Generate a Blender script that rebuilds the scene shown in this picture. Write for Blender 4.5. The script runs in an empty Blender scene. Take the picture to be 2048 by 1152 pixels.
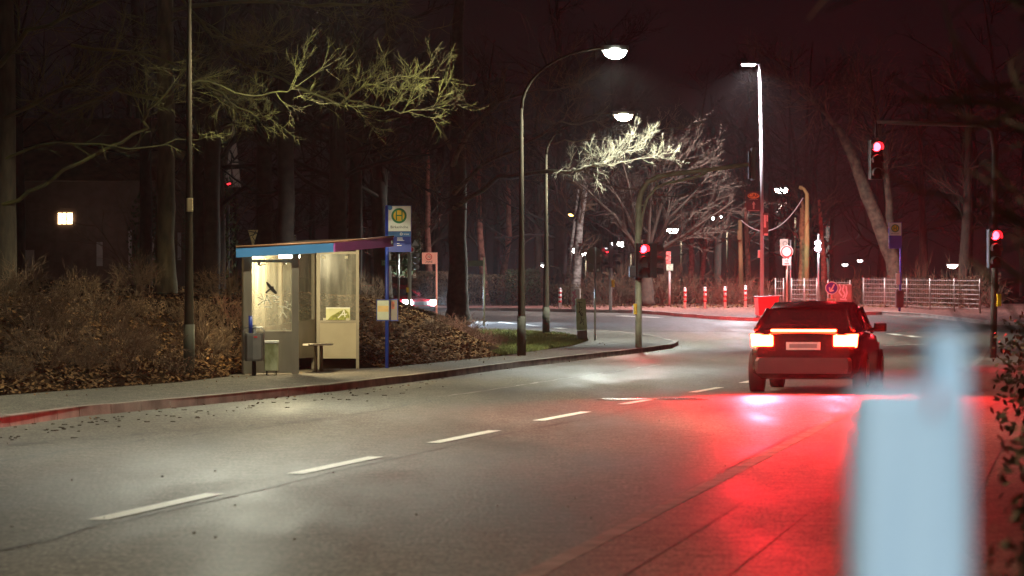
import bpy, math, random
from mathutils import Vector, Matrix
from mathutils.geometry import tessellate_polygon
R = math.radians
rng = random.Random(7)
SC = bpy.context.scene

# ------------------------------------------------------------------ camera
F = 6500.0; CH = 1.5; HY = 590.0
cam_d = bpy.data.cameras.new('camera'); cam = bpy.data.objects.new('camera', cam_d)
SC.collection.objects.link(cam); SC.camera = cam
cam.location = (0, 0, CH)
cam_d.sensor_width = 36.0; cam_d.lens = 36.0 * F / 2048.0
cam.rotation_euler = (R(90) + math.atan((HY - 576) / F), 0, 0)
cam_d.clip_start = 0.05; cam_d.clip_end = 3000
cam_d.dof.use_dof = True; cam_d.dof.focus_distance = 64.0; cam_d.dof.aperture_fstop = 4.6
# ------------------------------------------------------------------ night sky
W = bpy.data.worlds.new('World'); SC.world = W; W.use_nodes = True
bg = W.node_tree.nodes['Background']
wt = W.node_tree
g = wt.nodes.new('ShaderNodeTexNoise'); g.inputs['Scale'].default_value = 1.6; g.inputs['Detail'].default_value = 3
cr = wt.nodes.new('ShaderNodeValToRGB')
cr.color_ramp.elements[0].color = (0.0048, 0.0024, 0.0028, 1); cr.color_ramp.elements[1].color = (0.0085, 0.0043, 0.0050, 1)
tc = wt.nodes.new('ShaderNodeTexCoord')
wt.links.new(tc.outputs['Generated'], g.inputs['Vector']); wt.links.new(g.outputs['Fac'], cr.inputs['Fac']); wt.links.new(cr.outputs['Color'], bg.inputs['Color'])
bg.inputs['Strength'].default_value = 0.42
SC.view_settings.view_transform = 'Standard'; SC.view_settings.look = 'None'
SC.view_settings.exposure = 0.92; SC.view_settings.gamma = 1.0
SC.render.engine = 'CYCLES'
SC.cycles.use_denoising = True
SC.cycles.max_bounces = 5; SC.cycles.diffuse_bounces = 2; SC.cycles.glossy_bounces = 3
SC.cycles.transmission_bounces = 4; SC.cycles.transparent_max_bounces = 12; SC.cycles.volume_bounces = 0
HAZE = 0.00016
SC.cycles.sample_clamp_indirect = 3.0; SC.cycles.caustics_reflective = False; SC.cycles.caustics_refractive = False

# ------------------------------------------------------------------ terrain functions
def lerp_tab(tab, v):
    if v <= tab[0][0]:
        a, b = tab[0], tab[1]
    elif v >= tab[-1][0]:
        a, b = tab[-2], tab[-1]
    else:
        for i in range(len(tab) - 1):
            if tab[i][0] <= v <= tab[i + 1][0]:
                a, b = tab[i], tab[i + 1]; break
    return a[1] + (b[1] - a[1]) * (v - a[0]) / (b[0] - a[0])
def sstep(a, b, x):
    t = max(0.0, min(1.0, (x - a) / (b - a))); return t * t * (3 - 2 * t)
def base(Y):
    if Y < 98: return 0.0
    if Y < 143: return (Y - 98) * 0.02
    return 0.9 + (Y - 143) * 0.008
CT = [(0, -6.47), (21.5, -2.74), (32.7, -0.80), (44.3, 1.5), (49.7, 2.72), (55.1, 3.85), (75, 7.3), (110, 12.6)]
KL = [(0, -12.0), (30, -6.9), (36.5, -5.75), (40.3, -5.28), (43.9, -4.27), (50.3, -2.76), (57.4, -1.45), (65, -0.24), (70.7, .83),
      (77.4, 2.1), (84.8, 3.47), (91.1, 4.5), (97.5, 5.0), (103, 4.5), (107, 3.6), (109.5, 2.2), (110.6, 0.6), (111, -6), (112, -60)]
BL = [(0, -15.6), (30, -9.9), (44.5, -7.0), (51.5, -5.18), (55, -4.75), (56.6, -4.85), (60.9, -3.75), (61.3, -2.45), (73, -.27), (89, 1.73), (97.5, 2.3), (101, 2.2), (104.5, 1.6), (106.5, .4), (107, -6), (107.5, -60)]
KR = [(0, -2.97), (21.5, .80), (40.6, 4.13), (55.1, 7.35), (75, 10.75), (92, 13.4), (98, 15.2), (103, 19), (106, 26), (108, 60)]
def ctr(Y): return lerp_tab(CT, Y)
def bank(X, Y):
    if Y > 107: return 0.0
    d = lerp_tab(BL, Y) - X
    if Y > 76: d -= 2.0 * sstep(76, 84, Y) * 1.25
    if d <= 0: return 0.0
    h = min(0.40 * d, 1.15 + 0.05 * d) * (1 - sstep(96, 107, Y))
    return h + 0.04 * math.sin(X * 2.1 + Y * .9) * min(1, d)
def ground(X, Y):
    """height of the soil sheet"""
    z = base(Y) - 0.03
    if Y < 107 and X < lerp_tab(BL, Y): z = base(Y) + 0.10 + bank(X, Y)
    return z
def hit(px, py, off=0.0):
    Y = 5.0
    while Y < 420:
        z = base(Y) + off
        if HY + (CH - z) * F / Y <= py: break
        Y += 0.05
    return Vector(((px - 1024) * Y / F, Y, base(Y) + off))
def P(px, py, Y):
    return Vector(((px - 1024) * Y / F, Y, CH - (py - HY) * Y / F))
PV = 0.12
# ------------------------------------------------------------------ materials
MATS = {}
def mat(name, col, rough=0.6, metal=0.0, var=0.15, scale=3.0, bump=0.0, bscale=30.0, col2=None, spec=0.5, stretch=None):
    if name in MATS: return MATS[name]
    m = bpy.data.materials.new(name); m.use_nodes = True
    nt = m.node_tree; b = nt.nodes['Principled BSDF']
    t = nt.nodes.new('ShaderNodeTexCoord'); mp = nt.nodes.new('ShaderNodeMapping')
    nt.links.new(t.outputs['Object'], mp.inputs['Vector'])
    if stretch: mp.inputs['Scale'].default_value = stretch
    n = nt.nodes.new('ShaderNodeTexNoise'); n.inputs['Scale'].default_value = scale; n.inputs['Detail'].default_value = 6
    nt.links.new(mp.outputs['Vector'], n.inputs['Vector'])
    r = nt.nodes.new('ShaderNodeValToRGB')
    c2 = col2 or tuple(c * (1 - var) for c in col); c1 = tuple(min(1, c * (1 + var)) for c in col) if not col2 else col
    r.color_ramp.elements[0].position = 0.35; r.color_ramp.elements[1].position = 0.65
    r.color_ramp.elements[0].color = (*c2, 1); r.color_ramp.elements[1].color = (*c1, 1)
    nt.links.new(n.outputs['Fac'], r.inputs['Fac']); nt.links.new(r.outputs['Color'], b.inputs['Base Color'])
    b.inputs['Roughness'].default_value = rough; b.inputs['Metallic'].default_value = metal
    b.inputs['Specular IOR Level'].default_value = spec
    if bump:
        n2 = nt.nodes.new('ShaderNodeTexNoise'); n2.inputs['Scale'].default_value = bscale; n2.inputs['Detail'].default_value = 5
        nt.links.new(mp.outputs['Vector'], n2.inputs['Vector'])
        bp = nt.nodes.new('ShaderNodeBump'); bp.inputs['Strength'].default_value = bump; bp.inputs['Distance'].default_value = 0.02
        nt.links.new(n2.outputs['Fac'], bp.inputs['Height']); nt.links.new(bp.outputs['Normal'], b.inputs['Normal'])
    MATS[name] = m; return m
def emis(name, col, strength):
    if name in MATS: return MATS[name]
    m = bpy.data.materials.new(name); m.use_nodes = True
    b = m.node_tree.nodes['Principled BSDF']
    b.inputs['Base Color'].default_value = (*[min(1, c * .5) for c in col], 1)
    b.inputs['Emission Color'].default_value = (*col, 1); b.inputs['Emission Strength'].default_value = strength
    MATS[name] = m; return m
def glass_mat(name, tint=(.8, .8, .75), alpha=0.18, rough=0.12):
    m = bpy.data.materials.new(name); m.use_nodes = True
    nt = m.node_tree; b = nt.nodes['Principled BSDF']
    b.inputs['Roughness'].default_value = rough
    t = nt.nodes.new('ShaderNodeTexCoord'); mp = nt.nodes.new('ShaderNodeMapping'); mp.inputs['Scale'].default_value = (6, 6, .7)
    n = nt.nodes.new('ShaderNodeTexNoise'); n.inputs['Scale'].default_value = 1.5; n.inputs['Detail'].default_value = 5
    r = nt.nodes.new('ShaderNodeMapRange'); r.inputs['From Min'].default_value = .35; r.inputs['From Max'].default_value = .7
    r.inputs['To Min'].default_value = alpha * .5; r.inputs['To Max'].default_value = alpha * 1.5
    nt.links.new(t.outputs['Object'], mp.inputs['Vector']); nt.links.new(mp.outputs['Vector'], n.inputs['Vector'])
    nt.links.new(n.outputs['Fac'], r.inputs['Value']); nt.links.new(r.outputs['Result'], b.inputs['Alpha'])
    b.inputs['Base Color'].default_value = (*tint, 1)
    MATS[name] = m; return m

def asphalt(name, c1, c2, grain=60.0, rough=(.42, .72)):
    m = bpy.data.materials.new(name); m.use_nodes = True; MATS[name] = m
    nt = m.node_tree; b = nt.nodes['Principled BSDF']; L = nt.links.new
    t = nt.nodes.new('ShaderNodeTexCoord')
    def noise(sc, det=4, stretch=None):
        n = nt.nodes.new('ShaderNodeTexNoise'); n.inputs['Scale'].default_value = sc; n.inputs['Detail'].default_value = det
        if stretch:
            mp = nt.nodes.new('ShaderNodeMapping'); mp.inputs['Scale'].default_value = stretch; mp.inputs['Rotation'].default_value = (0, 0, R(10.5))
            L(t.outputs['Object'], mp.inputs['Vector']); L(mp.outputs['Vector'], n.inputs['Vector'])
        else: L(t.outputs['Object'], n.inputs['Vector'])
        return n
    big = noise(.9, 5, (1.0, .16, 1)); fine = noise(grain, 4, (1, .3, 1)); mid = noise(5, 6)
    r1 = nt.nodes.new('ShaderNodeValToRGB'); r1.color_ramp.elements[0].position = .32; r1.color_ramp.elements[1].position = .68
    r1.color_ramp.elements[0].color = (*c2, 1); r1.color_ramp.elements[1].color = (*c1, 1)
    L(big.outputs['Fac'], r1.inputs['Fac'])
    r2 = nt.nodes.new('ShaderNodeValToRGB'); r2.color_ramp.elements[0].position = .3; r2.color_ramp.elements[1].position = .72
    r2.color_ramp.elements[0].color = (.32, .32, .32, 1); r2.color_ramp.elements[1].color = (1.9, 1.9, 1.85, 1)
    L(fine.outputs['Fac'], r2.inputs['Fac'])
    r3 = nt.nodes.new('ShaderNodeValToRGB'); r3.color_ramp.elements[0].position = .35; r3.color_ramp.elements[1].position = .6
    r3.color_ramp.elements[0].color = (.62, .61, .59, 1); r3.color_ramp.elements[1].color = (1.05, 1.05, 1.05, 1)
    L(mid.outputs['Fac'], r3.inputs['Fac'])
    m1 = nt.nodes.new('ShaderNodeMixRGB'); m1.blend_type = 'MULTIPLY'; m1.inputs[0].default_value = 1
    m2 = nt.nodes.new('ShaderNodeMixRGB'); m2.blend_type = 'MULTIPLY'; m2.inputs[0].default_value = 1
    L(r1.outputs[0], m1.inputs[1]); L(r2.outputs[0], m1.inputs[2]); L(m1.outputs[0], m2.inputs[1]); L(r3.outputs[0], m2.inputs[2])
    L(m2.outputs[0], b.inputs['Base Color'])
    mr = nt.nodes.new('ShaderNodeMapRange'); mr.inputs['From Min'].default_value = .3; mr.inputs['From Max'].default_value = .7
    mr.inputs['To Min'].default_value = rough[0]; mr.inputs['To Max'].default_value = rough[1]
    L(big.outputs['Fac'], mr.inputs['Value']); L(mr.outputs[0], b.inputs['Roughness'])
    b.inputs['Specular IOR Level'].default_value = .16
    bp = nt.nodes.new('ShaderNodeBump'); bp.inputs['Strength'].default_value = .5; bp.inputs['Distance'].default_value = .008
    L(fine.outputs['Fac'], bp.inputs['Height']); L(bp.outputs['Normal'], b.inputs['Normal'])
    return m

M_ROAD = asphalt('asphalt', (.160, .146, .122), (.085, .075, .063), 34)
M_PAVE = asphalt('pavement_asphalt', (.115, .100, .082), (.075, .064, .052), 45, (.75, .95))
M_PAVER = asphalt('pavement_redlit', (.25, .115, .09), (.17, .075, .06), 12, (.6, .85))  # red wash over the junction put into the paver colour
M_SLAB = asphalt('pavement_slabs', (.16, .11, .09), (.11, .08, .065), 45, (.5, .8))
M_KERB = mat('kerb_stone', (.19, .14, .115), .75, var=.35, scale=2.5, bump=.3)
M_KERBP = mat('kerb_pale', (.42, .37, .33), .75, var=.25, scale=1.5, bump=.3)
M_SOIL = mat('soil', (.026, .015, .008), 1.0, scale=2.0, col2=(.010, .006, .004), bump=.8, bscale=6, spec=.0)
M_GRASSG = mat('grass_soil', (.05, .055, .012), 1.0, scale=3.0, col2=(.03, .032, .008), bump=.6, bscale=20, spec=.0)
M_MARK = mat('road_paint', (.88, .86, .74), .5, var=.08, scale=9)
M_CRACK = mat('crack_tar', (.030, .026, .022), .6, var=.3)
M_SEAM = mat('pale_seam', (.32, .30, .27), .8, var=.5, scale=6)
M_IRON = mat('cast_iron', (.55, .55, .56), .22, 1.0, var=.2, scale=20)
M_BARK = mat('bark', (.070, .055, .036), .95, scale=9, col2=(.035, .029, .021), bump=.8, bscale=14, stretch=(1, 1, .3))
M_BARKG = mat('bark_algae', (.13, .13, .035), .95, scale=2, col2=(.06, .050, .025), bump=.4, bscale=14)
M_BARKP = mat('bark_lamplit', (.27, .245, .17), .9, scale=5, col2=(.15, .13, .095), bump=.4, bscale=14)  # lamplight on the branch ends put into a paler bark
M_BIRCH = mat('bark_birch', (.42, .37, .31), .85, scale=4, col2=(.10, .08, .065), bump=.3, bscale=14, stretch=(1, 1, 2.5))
M_TWIG = mat('twig', (.10, .058, .030), .9, var=.35, scale=4)
M_TWIGR = mat('twig_redlit', (.17, .075, .045), .9, var=.35, scale=4)  # reddened twigs carry the red light on the bushes
M_LEAF = mat('dead_leaf', (.16, .09, .042), .85, scale=8, col2=(.11, .06, .032))
M_EVER = mat('evergreen_leaf', (.055, .085, .022), .7, scale=8, col2=(.022, .040, .012))
M_HEDGEB = mat('hedge_brown_leaf', (.17, .10, .045), .85, scale=3, col2=(.06, .05, .02))
M_POSTG = mat('lamp_post_paint', (.022, .017, .010), .95, .0, spec=.1, var=.35, scale=5, stretch=(1, 1, .4))
M_GALV = mat('galvanised', (.42, .43, .42), .35, .9, var=.15, scale=8)
M_WHITEP = mat('white_pole_paint', (.42, .41, .42), .45, .1, var=.08)
M_DARK = mat('dark_plastic', (.020, .020, .020), .5, var=.2)
M_SHEL = mat('shelter_grey_metal', (.20, .175, .135), .5, .3, var=.12, scale=4, stretch=(1, 1, .3))
M_BLUEF = mat('fascia_blue', (.055, .22, .50), .45, var=.06, scale=2)
M_PURP = mat('fascia_purple', (.40, .085, .34), .45, var=.08, scale=2)
M_ROOF = mat('roof_sheet', (.18, .12, .08), .7, var=.3)
M_BLUE = mat('pole_blue', (.015, .05, .36), .4, var=.1)
M_DBLUE = mat('sign_dark_blue', (.010, .030, .24), .35, var=.08)
M_LBLUE = mat('sign_mid_blue', (.045, .17, .42), .4, var=.06)
M_SWHITE = mat('sign_white', (.82, .82, .76), .45, var=.05)
M_GREENS = mat('sign_green', (.02, .20, .07), .45, var=.05)
M_YEL = mat('sign_yellow', (.85, .55, .03), .45, var=.05)
M_BLACK = mat('black_print', (.012, .012, .012), .6, var=.1)
M_RED = mat('sign_red', (.62, .025, .025), .45, var=.06)
M_REDP = mat('redlit_pink', (.95, .33, .25), .5, var=.06)  # red light falling on sign and poles, put into their colour
M_PURS = mat('sign_blue_violet', (.08, .05, .42), .4, var=.06)
M_SBACK = mat('sign_back_grey', (.11, .125, .115), .5, .5, var=.15)
M_CONC = mat('mossy_box', (.50, .56, .34), .8, scale=4, col2=(.30, .34, .18))
M_CONCD = mat('dark_base', (.13, .11, .08), .85, var=.3)
M_RUB = mat('tyre_rubber', (.015, .015, .015), .8, var=.2)
M_GLASSD = mat('car_glass', (.012, .013, .015), .06, var=.05, spec=.8)
M_YBOX = mat('yellow_box', (.80, .42, .01), .45, var=.08)
M_ORNG = mat('orange_print', (.90, .38, .08), .5, var=.08)
M_GLASS = glass_mat('shelter_glass', (.55, .52, .42), .16, .25)
M_GREENB = mat('bin_green_grime', (.42, .44, .28), .7, scale=5, col2=(.16, .17, .07), stretch=(1, 1, .5))
M_SCRATCH = mat('glass_scratch', (.75, .72, .6), .8, var=.2)

# ------------------------------------------------------------------ mesh builder
class MB:
    def __init__(s): s.v = []; s.f = []; s.mi = []; s.m = 0; s.sm = []; s.smooth = False
    def add(s, vs, fs):
        o = len(s.v); s.v += [tuple(v) for v in vs]
        for f in fs: s.f.append(tuple(i + o for i in f)); s.mi.append(s.m); s.sm.append(s.smooth)
        return s
    def obox(s, c, hx, hy, hz, rz=0.0, M=None, bev=0.0):
        c = Vector(c); M = M or Matrix.Rotation(rz, 3, 'Z')
        if bev > 0:
            pr = [(-hx + bev, -hy), (hx - bev, -hy), (hx, -hy + bev), (hx, hy - bev), (hx - bev, hy), (-hx + bev, hy), (-hx, hy - bev), (-hx, -hy + bev)]
            lv = [(-hz, .96), (-hz + bev, 1), (hz - bev, 1), (hz, .96)]
            vs = [c + M @ Vector((x * k, y * k, z)) for z, k in lv for x, y in pr]
            fs = [tuple(reversed(range(8))), tuple(range(24, 32))]
            for l in range(3):
                for i in range(8): j = (i + 1) % 8; fs.append((l * 8 + i, l * 8 + j, l * 8 + 8 + j, l * 8 + 8 + i))
            return s.add(vs, fs)
        vs = [c + M @ Vector((x * hx, y * hy, z * hz)) for z in (-1, 1) for x, y in ((-1, -1), (1, -1), (1, 1), (-1, 1))]
        return s.add(vs, [(3, 2, 1, 0), (4, 5, 6, 7), (0, 1, 5, 4), (1, 2, 6, 5), (2, 3, 7, 6), (3, 0, 4, 7)])
    def hexa(s, b4, t4):
        return s.add(list(b4) + list(t4), [(3, 2, 1, 0), (4, 5, 6, 7), (0, 1, 5, 4), (1, 2, 6, 5), (2, 3, 7, 6), (3, 0, 4, 7)])
    def tube(s, pts, rad, n=6, cap=True):
        pts = [Vector(p) for p in pts]
        if not hasattr(rad, '__len__'): rad = [rad] * len(pts)
        vs = []; prev = None
        for i, p in enumerate(pts):
            d = (pts[min(i + 1, len(pts) - 1)] - pts[max(i - 1, 0)])
            d = d.normalized() if d.length > 1e-9 else Vector((0, 0, 1))
            if prev is None:
                a = d.cross(Vector((0, 1, 0)) if abs(d.y) < .9 else Vector((1, 0, 0))).normalized()
            else:
                a = (prev - d * prev.dot(d)); a = a.normalized() if a.length > 1e-6 else d.orthogonal().normalized()
            prev = a; b = d.cross(a)
            for k in range(n):
                t = 2 * math.pi * k / n
                vs.append(p + (a * math.cos(t) + b * math.sin(t)) * rad[i])
        fs = []
        for i in range(len(pts) - 1):
            for k in range(n):
                j = (k + 1) % n; fs.append((i * n + k, i * n + j, (i + 1) * n + j, (i + 1) * n + k))
        if cap and n > 3: fs.append(tuple(reversed(range(n)))); fs.append(tuple(range((len(pts) - 1) * n, len(pts) * n)))
        sm = s.smooth; s.smooth = n > 4; s.add(vs, fs); s.smooth = sm; return s
    def prism(s, poly, ext):
        poly = [Vector(p) for p in poly]; ext = Vector(ext); n = len(poly)
        tri = tessellate_polygon([poly])
        fs = [tuple(t) for t in tri] + [tuple(reversed([i + n for i in t])) for t in tri]
        fs += [(i, (i + 1) % n, (i + 1) % n + n, i + n) for i in range(n)]
        return s.add(poly + [p + ext for p in poly], fs)
    def disc(s, c, r, right, up, th, n=28, r2=None):
        c = Vector(c); right = Vector(right).normalized(); up = Vector(up).normalized(); nrm = right.cross(up)
        pts = [c + right * (r * math.cos(2 * math.pi * k / n)) + up * ((r2 or r) * math.sin(2 * math.pi * k / n)) for k in range(n)]
        vs = pts + [p - nrm * th for p in pts]
        fs = [tuple(range(n)), tuple(reversed(range(n, 2 * n)))] + [(k, k + n, (k + 1) % n + n, (k + 1) % n) for k in range(n)]
        return s.add(vs, fs)
    def sheet(s, rows):
        n = len(rows[0]); vs = [p for r in rows for p in r]; fs = []
        for i in range(len(rows) - 1):
            for j in range(n - 1): fs.append((i * n + j, i * n + j + 1, (i + 1) * n + j + 1, (i + 1) * n + j))
        return s.add(vs, fs)
    def text(s, txt, size, origin, right, up, off=0.0, align='CENTER'):
        cu = bpy.data.curves.new('t', 'FONT'); cu.body = txt; cu.size = size; cu.align_x = align; cu.align_y = 'CENTER'; cu.resolution_u = 2
        o = bpy.data.objects.new('t', cu); me = bpy.data.meshes.new_from_object(o)
        right = Vector(right).normalized(); up = Vector(up).normalized(); nrm = right.cross(up); origin = Vector(origin)
        s.add([origin + right * v.co.x + up * v.co.y + nrm * off for v in me.vertices], [tuple(p.vertices) for p in me.polygons])
        bpy.data.objects.remove(o); bpy.data.curves.remove(cu); bpy.data.meshes.remove(me); return s
    def build(s, name, mats, parent=None, origin=None):
        if not isinstance(mats, (list, tuple)): mats = [mats]
        o = Vector(parent_world(parent)) if parent else Vector(origin or (0, 0, 0))
        me = bpy.data.meshes.new(name)
        me.from_pydata([(v[0] - o.x, v[1] - o.y, v[2] - o.z) for v in s.v], [], s.f); me.update()
        for m in mats: me.materials.append(m)
        me.polygons.foreach_set('material_index', s.mi); me.polygons.foreach_set('use_smooth', s.sm)
        ob = bpy.data.objects.new(name, me); SC.collection.objects.link(ob)
        if parent: ob.parent = parent
        else: ob.location = o
        return ob
def parent_world(o):
    v = Vector((0, 0, 0))
    while o is not None: v = v + o.location; o = o.parent
    return v
def tag(o, label=None, cat=None, group=None, kind=None):
    if label: o['label'] = label
    if cat: o['category'] = cat
    if group: o['group'] = group
    if kind: o['kind'] = kind
    return o
def thing(name, loc, label, cat, group=None):
    o = bpy.data.objects.new(name, None); o.empty_display_size = .2; SC.collection.objects.link(o); o.location = loc
    return tag(o, label, cat, group)
def struct(mb, name, m, label=None): return tag(mb.build(name, m), label, None, None, 'structure')
def copy_tree(o, parent=None):
    c = o.copy(); SC.collection.objects.link(c)
    if parent: c.parent = parent
    for ch in [x for x in SC.objects if x.parent == o]: copy_tree(ch, c)
    return c
def lamp_light(parent, loc, power, col, kind='POINT', size=.12, spot=150, direction=(0, 0, -1), blend=.6):
    d = bpy.data.lights.new('light', kind); d.energy = power; d.color = col; d.shadow_soft_size = size
    if kind == 'SPOT': d.spot_size = R(spot); d.spot_blend = blend
    o = bpy.data.objects.new('light', d); SC.collection.objects.link(o); o.parent = parent
    o.location = Vector(loc) - parent_world(parent)
    o.rotation_euler = Vector(direction).to_track_quat('-Z', 'Y').to_euler(); return o
XR = Vector((1, 0, 0)); ZU = Vector((0, 0, 1))

# ================================================================== STRUCTURE
def frange(a, b, st):
    v = a
    while v < b - 1e-6: yield v; v += st
    yield b
# soil sheet reaching the horizon
xs = sorted(set([-420, -300, -200, -120, -70, -50, -40] + [x * .6 for x in range(-58, 40)] + [30, 45, 70, 120, 200, 300, 420]))
ys = sorted(set([-90, -60, -30] + list(range(-10, 44, 2)) + [44 + .75 * k for k in range(100)] + [125, 135, 143, 160, 200, 280, 400, 520, 640]))
mb = MB(); mb.smooth = True
mb.sheet([[(x, y, ground(x, y) - (0.02 if x > lerp_tab(BL, y) - .001 and y < 107 else 0)) for x in xs] for y in ys])
struct(mb, 'ground', M_SOIL)
# road
mb = MB()
Ys = list(frange(-20, 110.9, 1.3))
def kr2(Y): return min(lerp_tab(KR, Y), 60) if Y < 108 else 60
mb.sheet([[(lerp_tab(KL, y) - .1 + (kr2(y) - lerp_tab(KL, y) + .2) * k / 6, y, base(y) + .004) for k in range(7)] for y in Ys])
struct(mb, 'main_road', M_ROAD)
mb = MB()
mb.sheet([[(x, y, base(y) + .008) for x in range(-70, 71, 5)] for y in frange(111.0, 144.0, 3)])
struct(mb, 'cross_street', M_ROAD)
# left pavement
mb = MB()
py_ = list(frange(-20, 107, 1.0)) + [108, 109, 110, 110.5]
rows = []
for y in py_:
    l = lerp_tab(BL, y) - .05 if y < 107 else -40.0; r = lerp_tab(KL, y)
    if r < l: r = l + .1
    rows.append([(l + (r - l) * k / 6, y, base(y) + PV) for k in range(7)])
mb.sheet(rows); struct(mb, 'pavement', M_PAVE, 'grey asphalt pavement along the bus bay')
# kerb stones as one low wall with joints
def kerb(tab_pts, mats, name, h=PV + .006, w=.14, L=1.0, gap=.008, jit=.004):
    mb = MB(); acc = []; 
    for i in range(len(tab_pts) - 1):
        a = Vector(tab_pts[i]); b = Vector(tab_pts[i + 1]); n = max(1, int((b - a).length / L))
        for k in range(n): acc.append((a.lerp(b, k / n), a.lerp(b, (k + 1) / n)))
    for a, b in acc:
        d = (b - a); t = d.normalized(); nn = Vector((t.y, -t.x, 0)).normalized()
        a2 = a + t * gap; b2 = b - t * gap; j = rng.uniform(-jit, jit)
        q = [a2, b2, b2 - nn * w, a2 - nn * w]
        bt = [p + ZU * (h + j) for p in q]; bt[0] = bt[0] - nn * .012; bt[1] = bt[1] - nn * .012
        mb.hexa([p - ZU * .1 for p in q], bt)
    struct(mb, name, mats)
kerb([(lerp_tab(KL, y), y, base(y)) for y in list(frange(-20, 91, 4)) + [94, 97.5, 100, 103, 105, 107, 108.5, 109.5, 110.2, 110.6]] + [(-6, 111, base(111)), (-40, 111.3, base(111.3))], M_KERB, 'kerb')
# right pavement of slabs with joints
mb = MB()
rows = []
for y in frange(-20, 100, 1.5):
    l = lerp_tab(KR, y); rows.append([(l + 5 * k / 4, y, base(y) + .018) for k in range(5)])
mb.sheet(rows); struct(mb, 'slab_pavement', M_SLAB, 'reddish slab pavement on the near side')
mb = MB()
for k in (1, 2, 3, 4):
    pts = [(lerp_tab(KR, y) + .55 * k, y, .022) for y in frange(4, 60, 3)]
    mb.sheet([[(p[0] - .006, p[1], p[2]), (p[0] + .006, p[1], p[2])] for p in pts])
for i in range(0, 55):
    y = 12 + i * .8; x = lerp_tab(KR, y)
    for k in range(0, 4):
        yy = y + (k % 2) * .4; a = x + .55 * k + .01
        mb.sheet([[(a, yy - .006, .0225), (a + .53, yy - .006 - .09, .0225)], [(a, yy + .006, .0225), (a + .53, yy + .006 - .09, .0225)]])
struct(mb, 'slab_joints', M_CRACK, 'dark joints between the pavement slabs')
kerb([(lerp_tab(KR, y), y, base(y)) for y in frange(-20, 92, 4)], M_KERB, 'low_kerb', h=.020, w=-.12, jit=.0008)
# far pavement behind the junction
FE = [(1000, 622), (1100, 624), (1280, 627), (1362, 634), (1440, 640), (1507, 643), (1590, 642), (1630, 632), (1763, 630), (1840, 634), (1902, 641), (1980, 650)]
FEW = [hit(a, b) for a, b in FE]
FEW = [Vector((-60, 141, base(141)))] + FEW + [Vector((22, 112, base(112))), Vector((60, 108.5, base(108.5)))]
fx = [(p.x, p.y) for p in FEW]
mb = MB(); rows = []
cols = sorted(set([p.x for p in FEW] + [-60 + k * 2 for k in range(60)]))
rows = []
for x in cols:
    y0 = lerp_tab(fx, x); rows.append([(x, y0 + (152 - y0) * k / 8, base(y0 + (152 - y0) * k / 8) + PV) for k in range(9)])
mb.sheet(rows); struct(mb, 'far_pavement', M_PAVER, 'pavement beyond the junction with red light painted into it')
kerb([(p.x, p.y, base(p.y)) for p in FEW], M_KERBP, 'pale_kerb', h=PV + .02, w=.16)
# small traffic island of the keep left sign
isl = hit(1664, 644, .1)
mb = MB(); mb.disc(isl + Vector((0, 0, .02)), 1.0, XR, (0, 1, 0), .14, 24, 2.0); struct(mb, 'traffic_island', M_PAVER)
# markings
def mark(p0, p1, w, name='centre_line_dash', m=None, z=.012, slant=0.0):
    a = Vector((p0[0], p0[1], base(p0[1]) + z)); b = Vector((p1[0], p1[1], base(p1[1]) + z)); d = (b - a).normalized(); n = Vector((d.y, -d.x, 0)) * w / 2
    mb = MB(); mb.sheet([[a - n, a + n + d * slant], [b - n, b + n + d * slant]]); return struct(mb, name, m or M_MARK)
for a, b in [((312, 1016, 195, 1043), (430, 990)), ((0, 0, 590, 950), (752, 916)), ((0, 0, 866, 888), (990, 863)), ((0, 0, 1077, 843), (1172, 825)), ((0, 0, 1245, 810), (1297, 801)), ((0, 0, 1385, 786), (1440, 776)), ((0, 0, 1485, 767), (1525, 758))]:
    p0 = hit(a[2], a[3]); p1 = hit(*b); mark(p0, p1, .15)
for k in range(1, 5): 
    y = 9750 / 177 + k * 5.6
    mark((ctr(y), y), (ctr(y + 2.8), y + 2.8), .14)
p0 = hit(195, 1043); mark((ctr(13), 13), (ctr(16), 16), .15)
# dashes over the junction
for a, b, w in [((1045, 649), (1075, 653), .3), ((1112, 656), (1128, 658), .3), ((1172, 663), (1192, 665), .35), ((1200, 667), (1224, 669), .35), ((1230, 672), (1250, 673), .35), ((1252, 675), (1272, 678), .35), ((1190, 631), (1215, 631), .4), ((1238, 632), (1275, 634), .4), ((1285, 634), (1320, 636), .4), ((1000, 645), (1030, 648), .3), ((1500, 643.5), (1504, 644), .1), ((1780, 668), (1800, 671), .3), ((1815, 672), (1835, 675), .3), ((1700, 663), (1740, 664), .3), ((1770, 692), (1850, 689), .15)]:
    mark(hit(*a), hit(*b), w, 'junction_dash')
# seams and cracks
def ribbon(pix, w, name, m, jit=.03, z=.010, sub=8):
    pts = [hit(a, b) for a, b in pix]; q = []
    for i in range(len(pts) - 1):
        for k in range(sub): q.append(pts[i].lerp(pts[i + 1], k / sub) + Vector((rng.gauss(0, jit), 0, 0)))
    q.append(pts[-1]); mb = MB(); rows = []
    for p in q:
        ww = w * rng.uniform(.3, 1.4) / 2; zz = base(p.y) + z; rows.append([(p.x - ww, p.y, zz), (p.x + ww, p.y, zz)])
    mb.sheet(rows); return struct(mb, name, m)
ribbon([(-60, 1116), (0, 1104), (90, 1085), (150, 1068), (195, 1052), (245, 1046), (330, 1025), (440, 1000), (600, 962), (760, 925), (1000, 872), (1200, 834), (1320, 806)], .035, 'road_crack', M_CRACK, .012)
ribbon([(880, 795), (1000, 778), (1100, 762), (1220, 745), (1320, 730)], .07, 'lane_seam', M_SEAM, .03)
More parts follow.
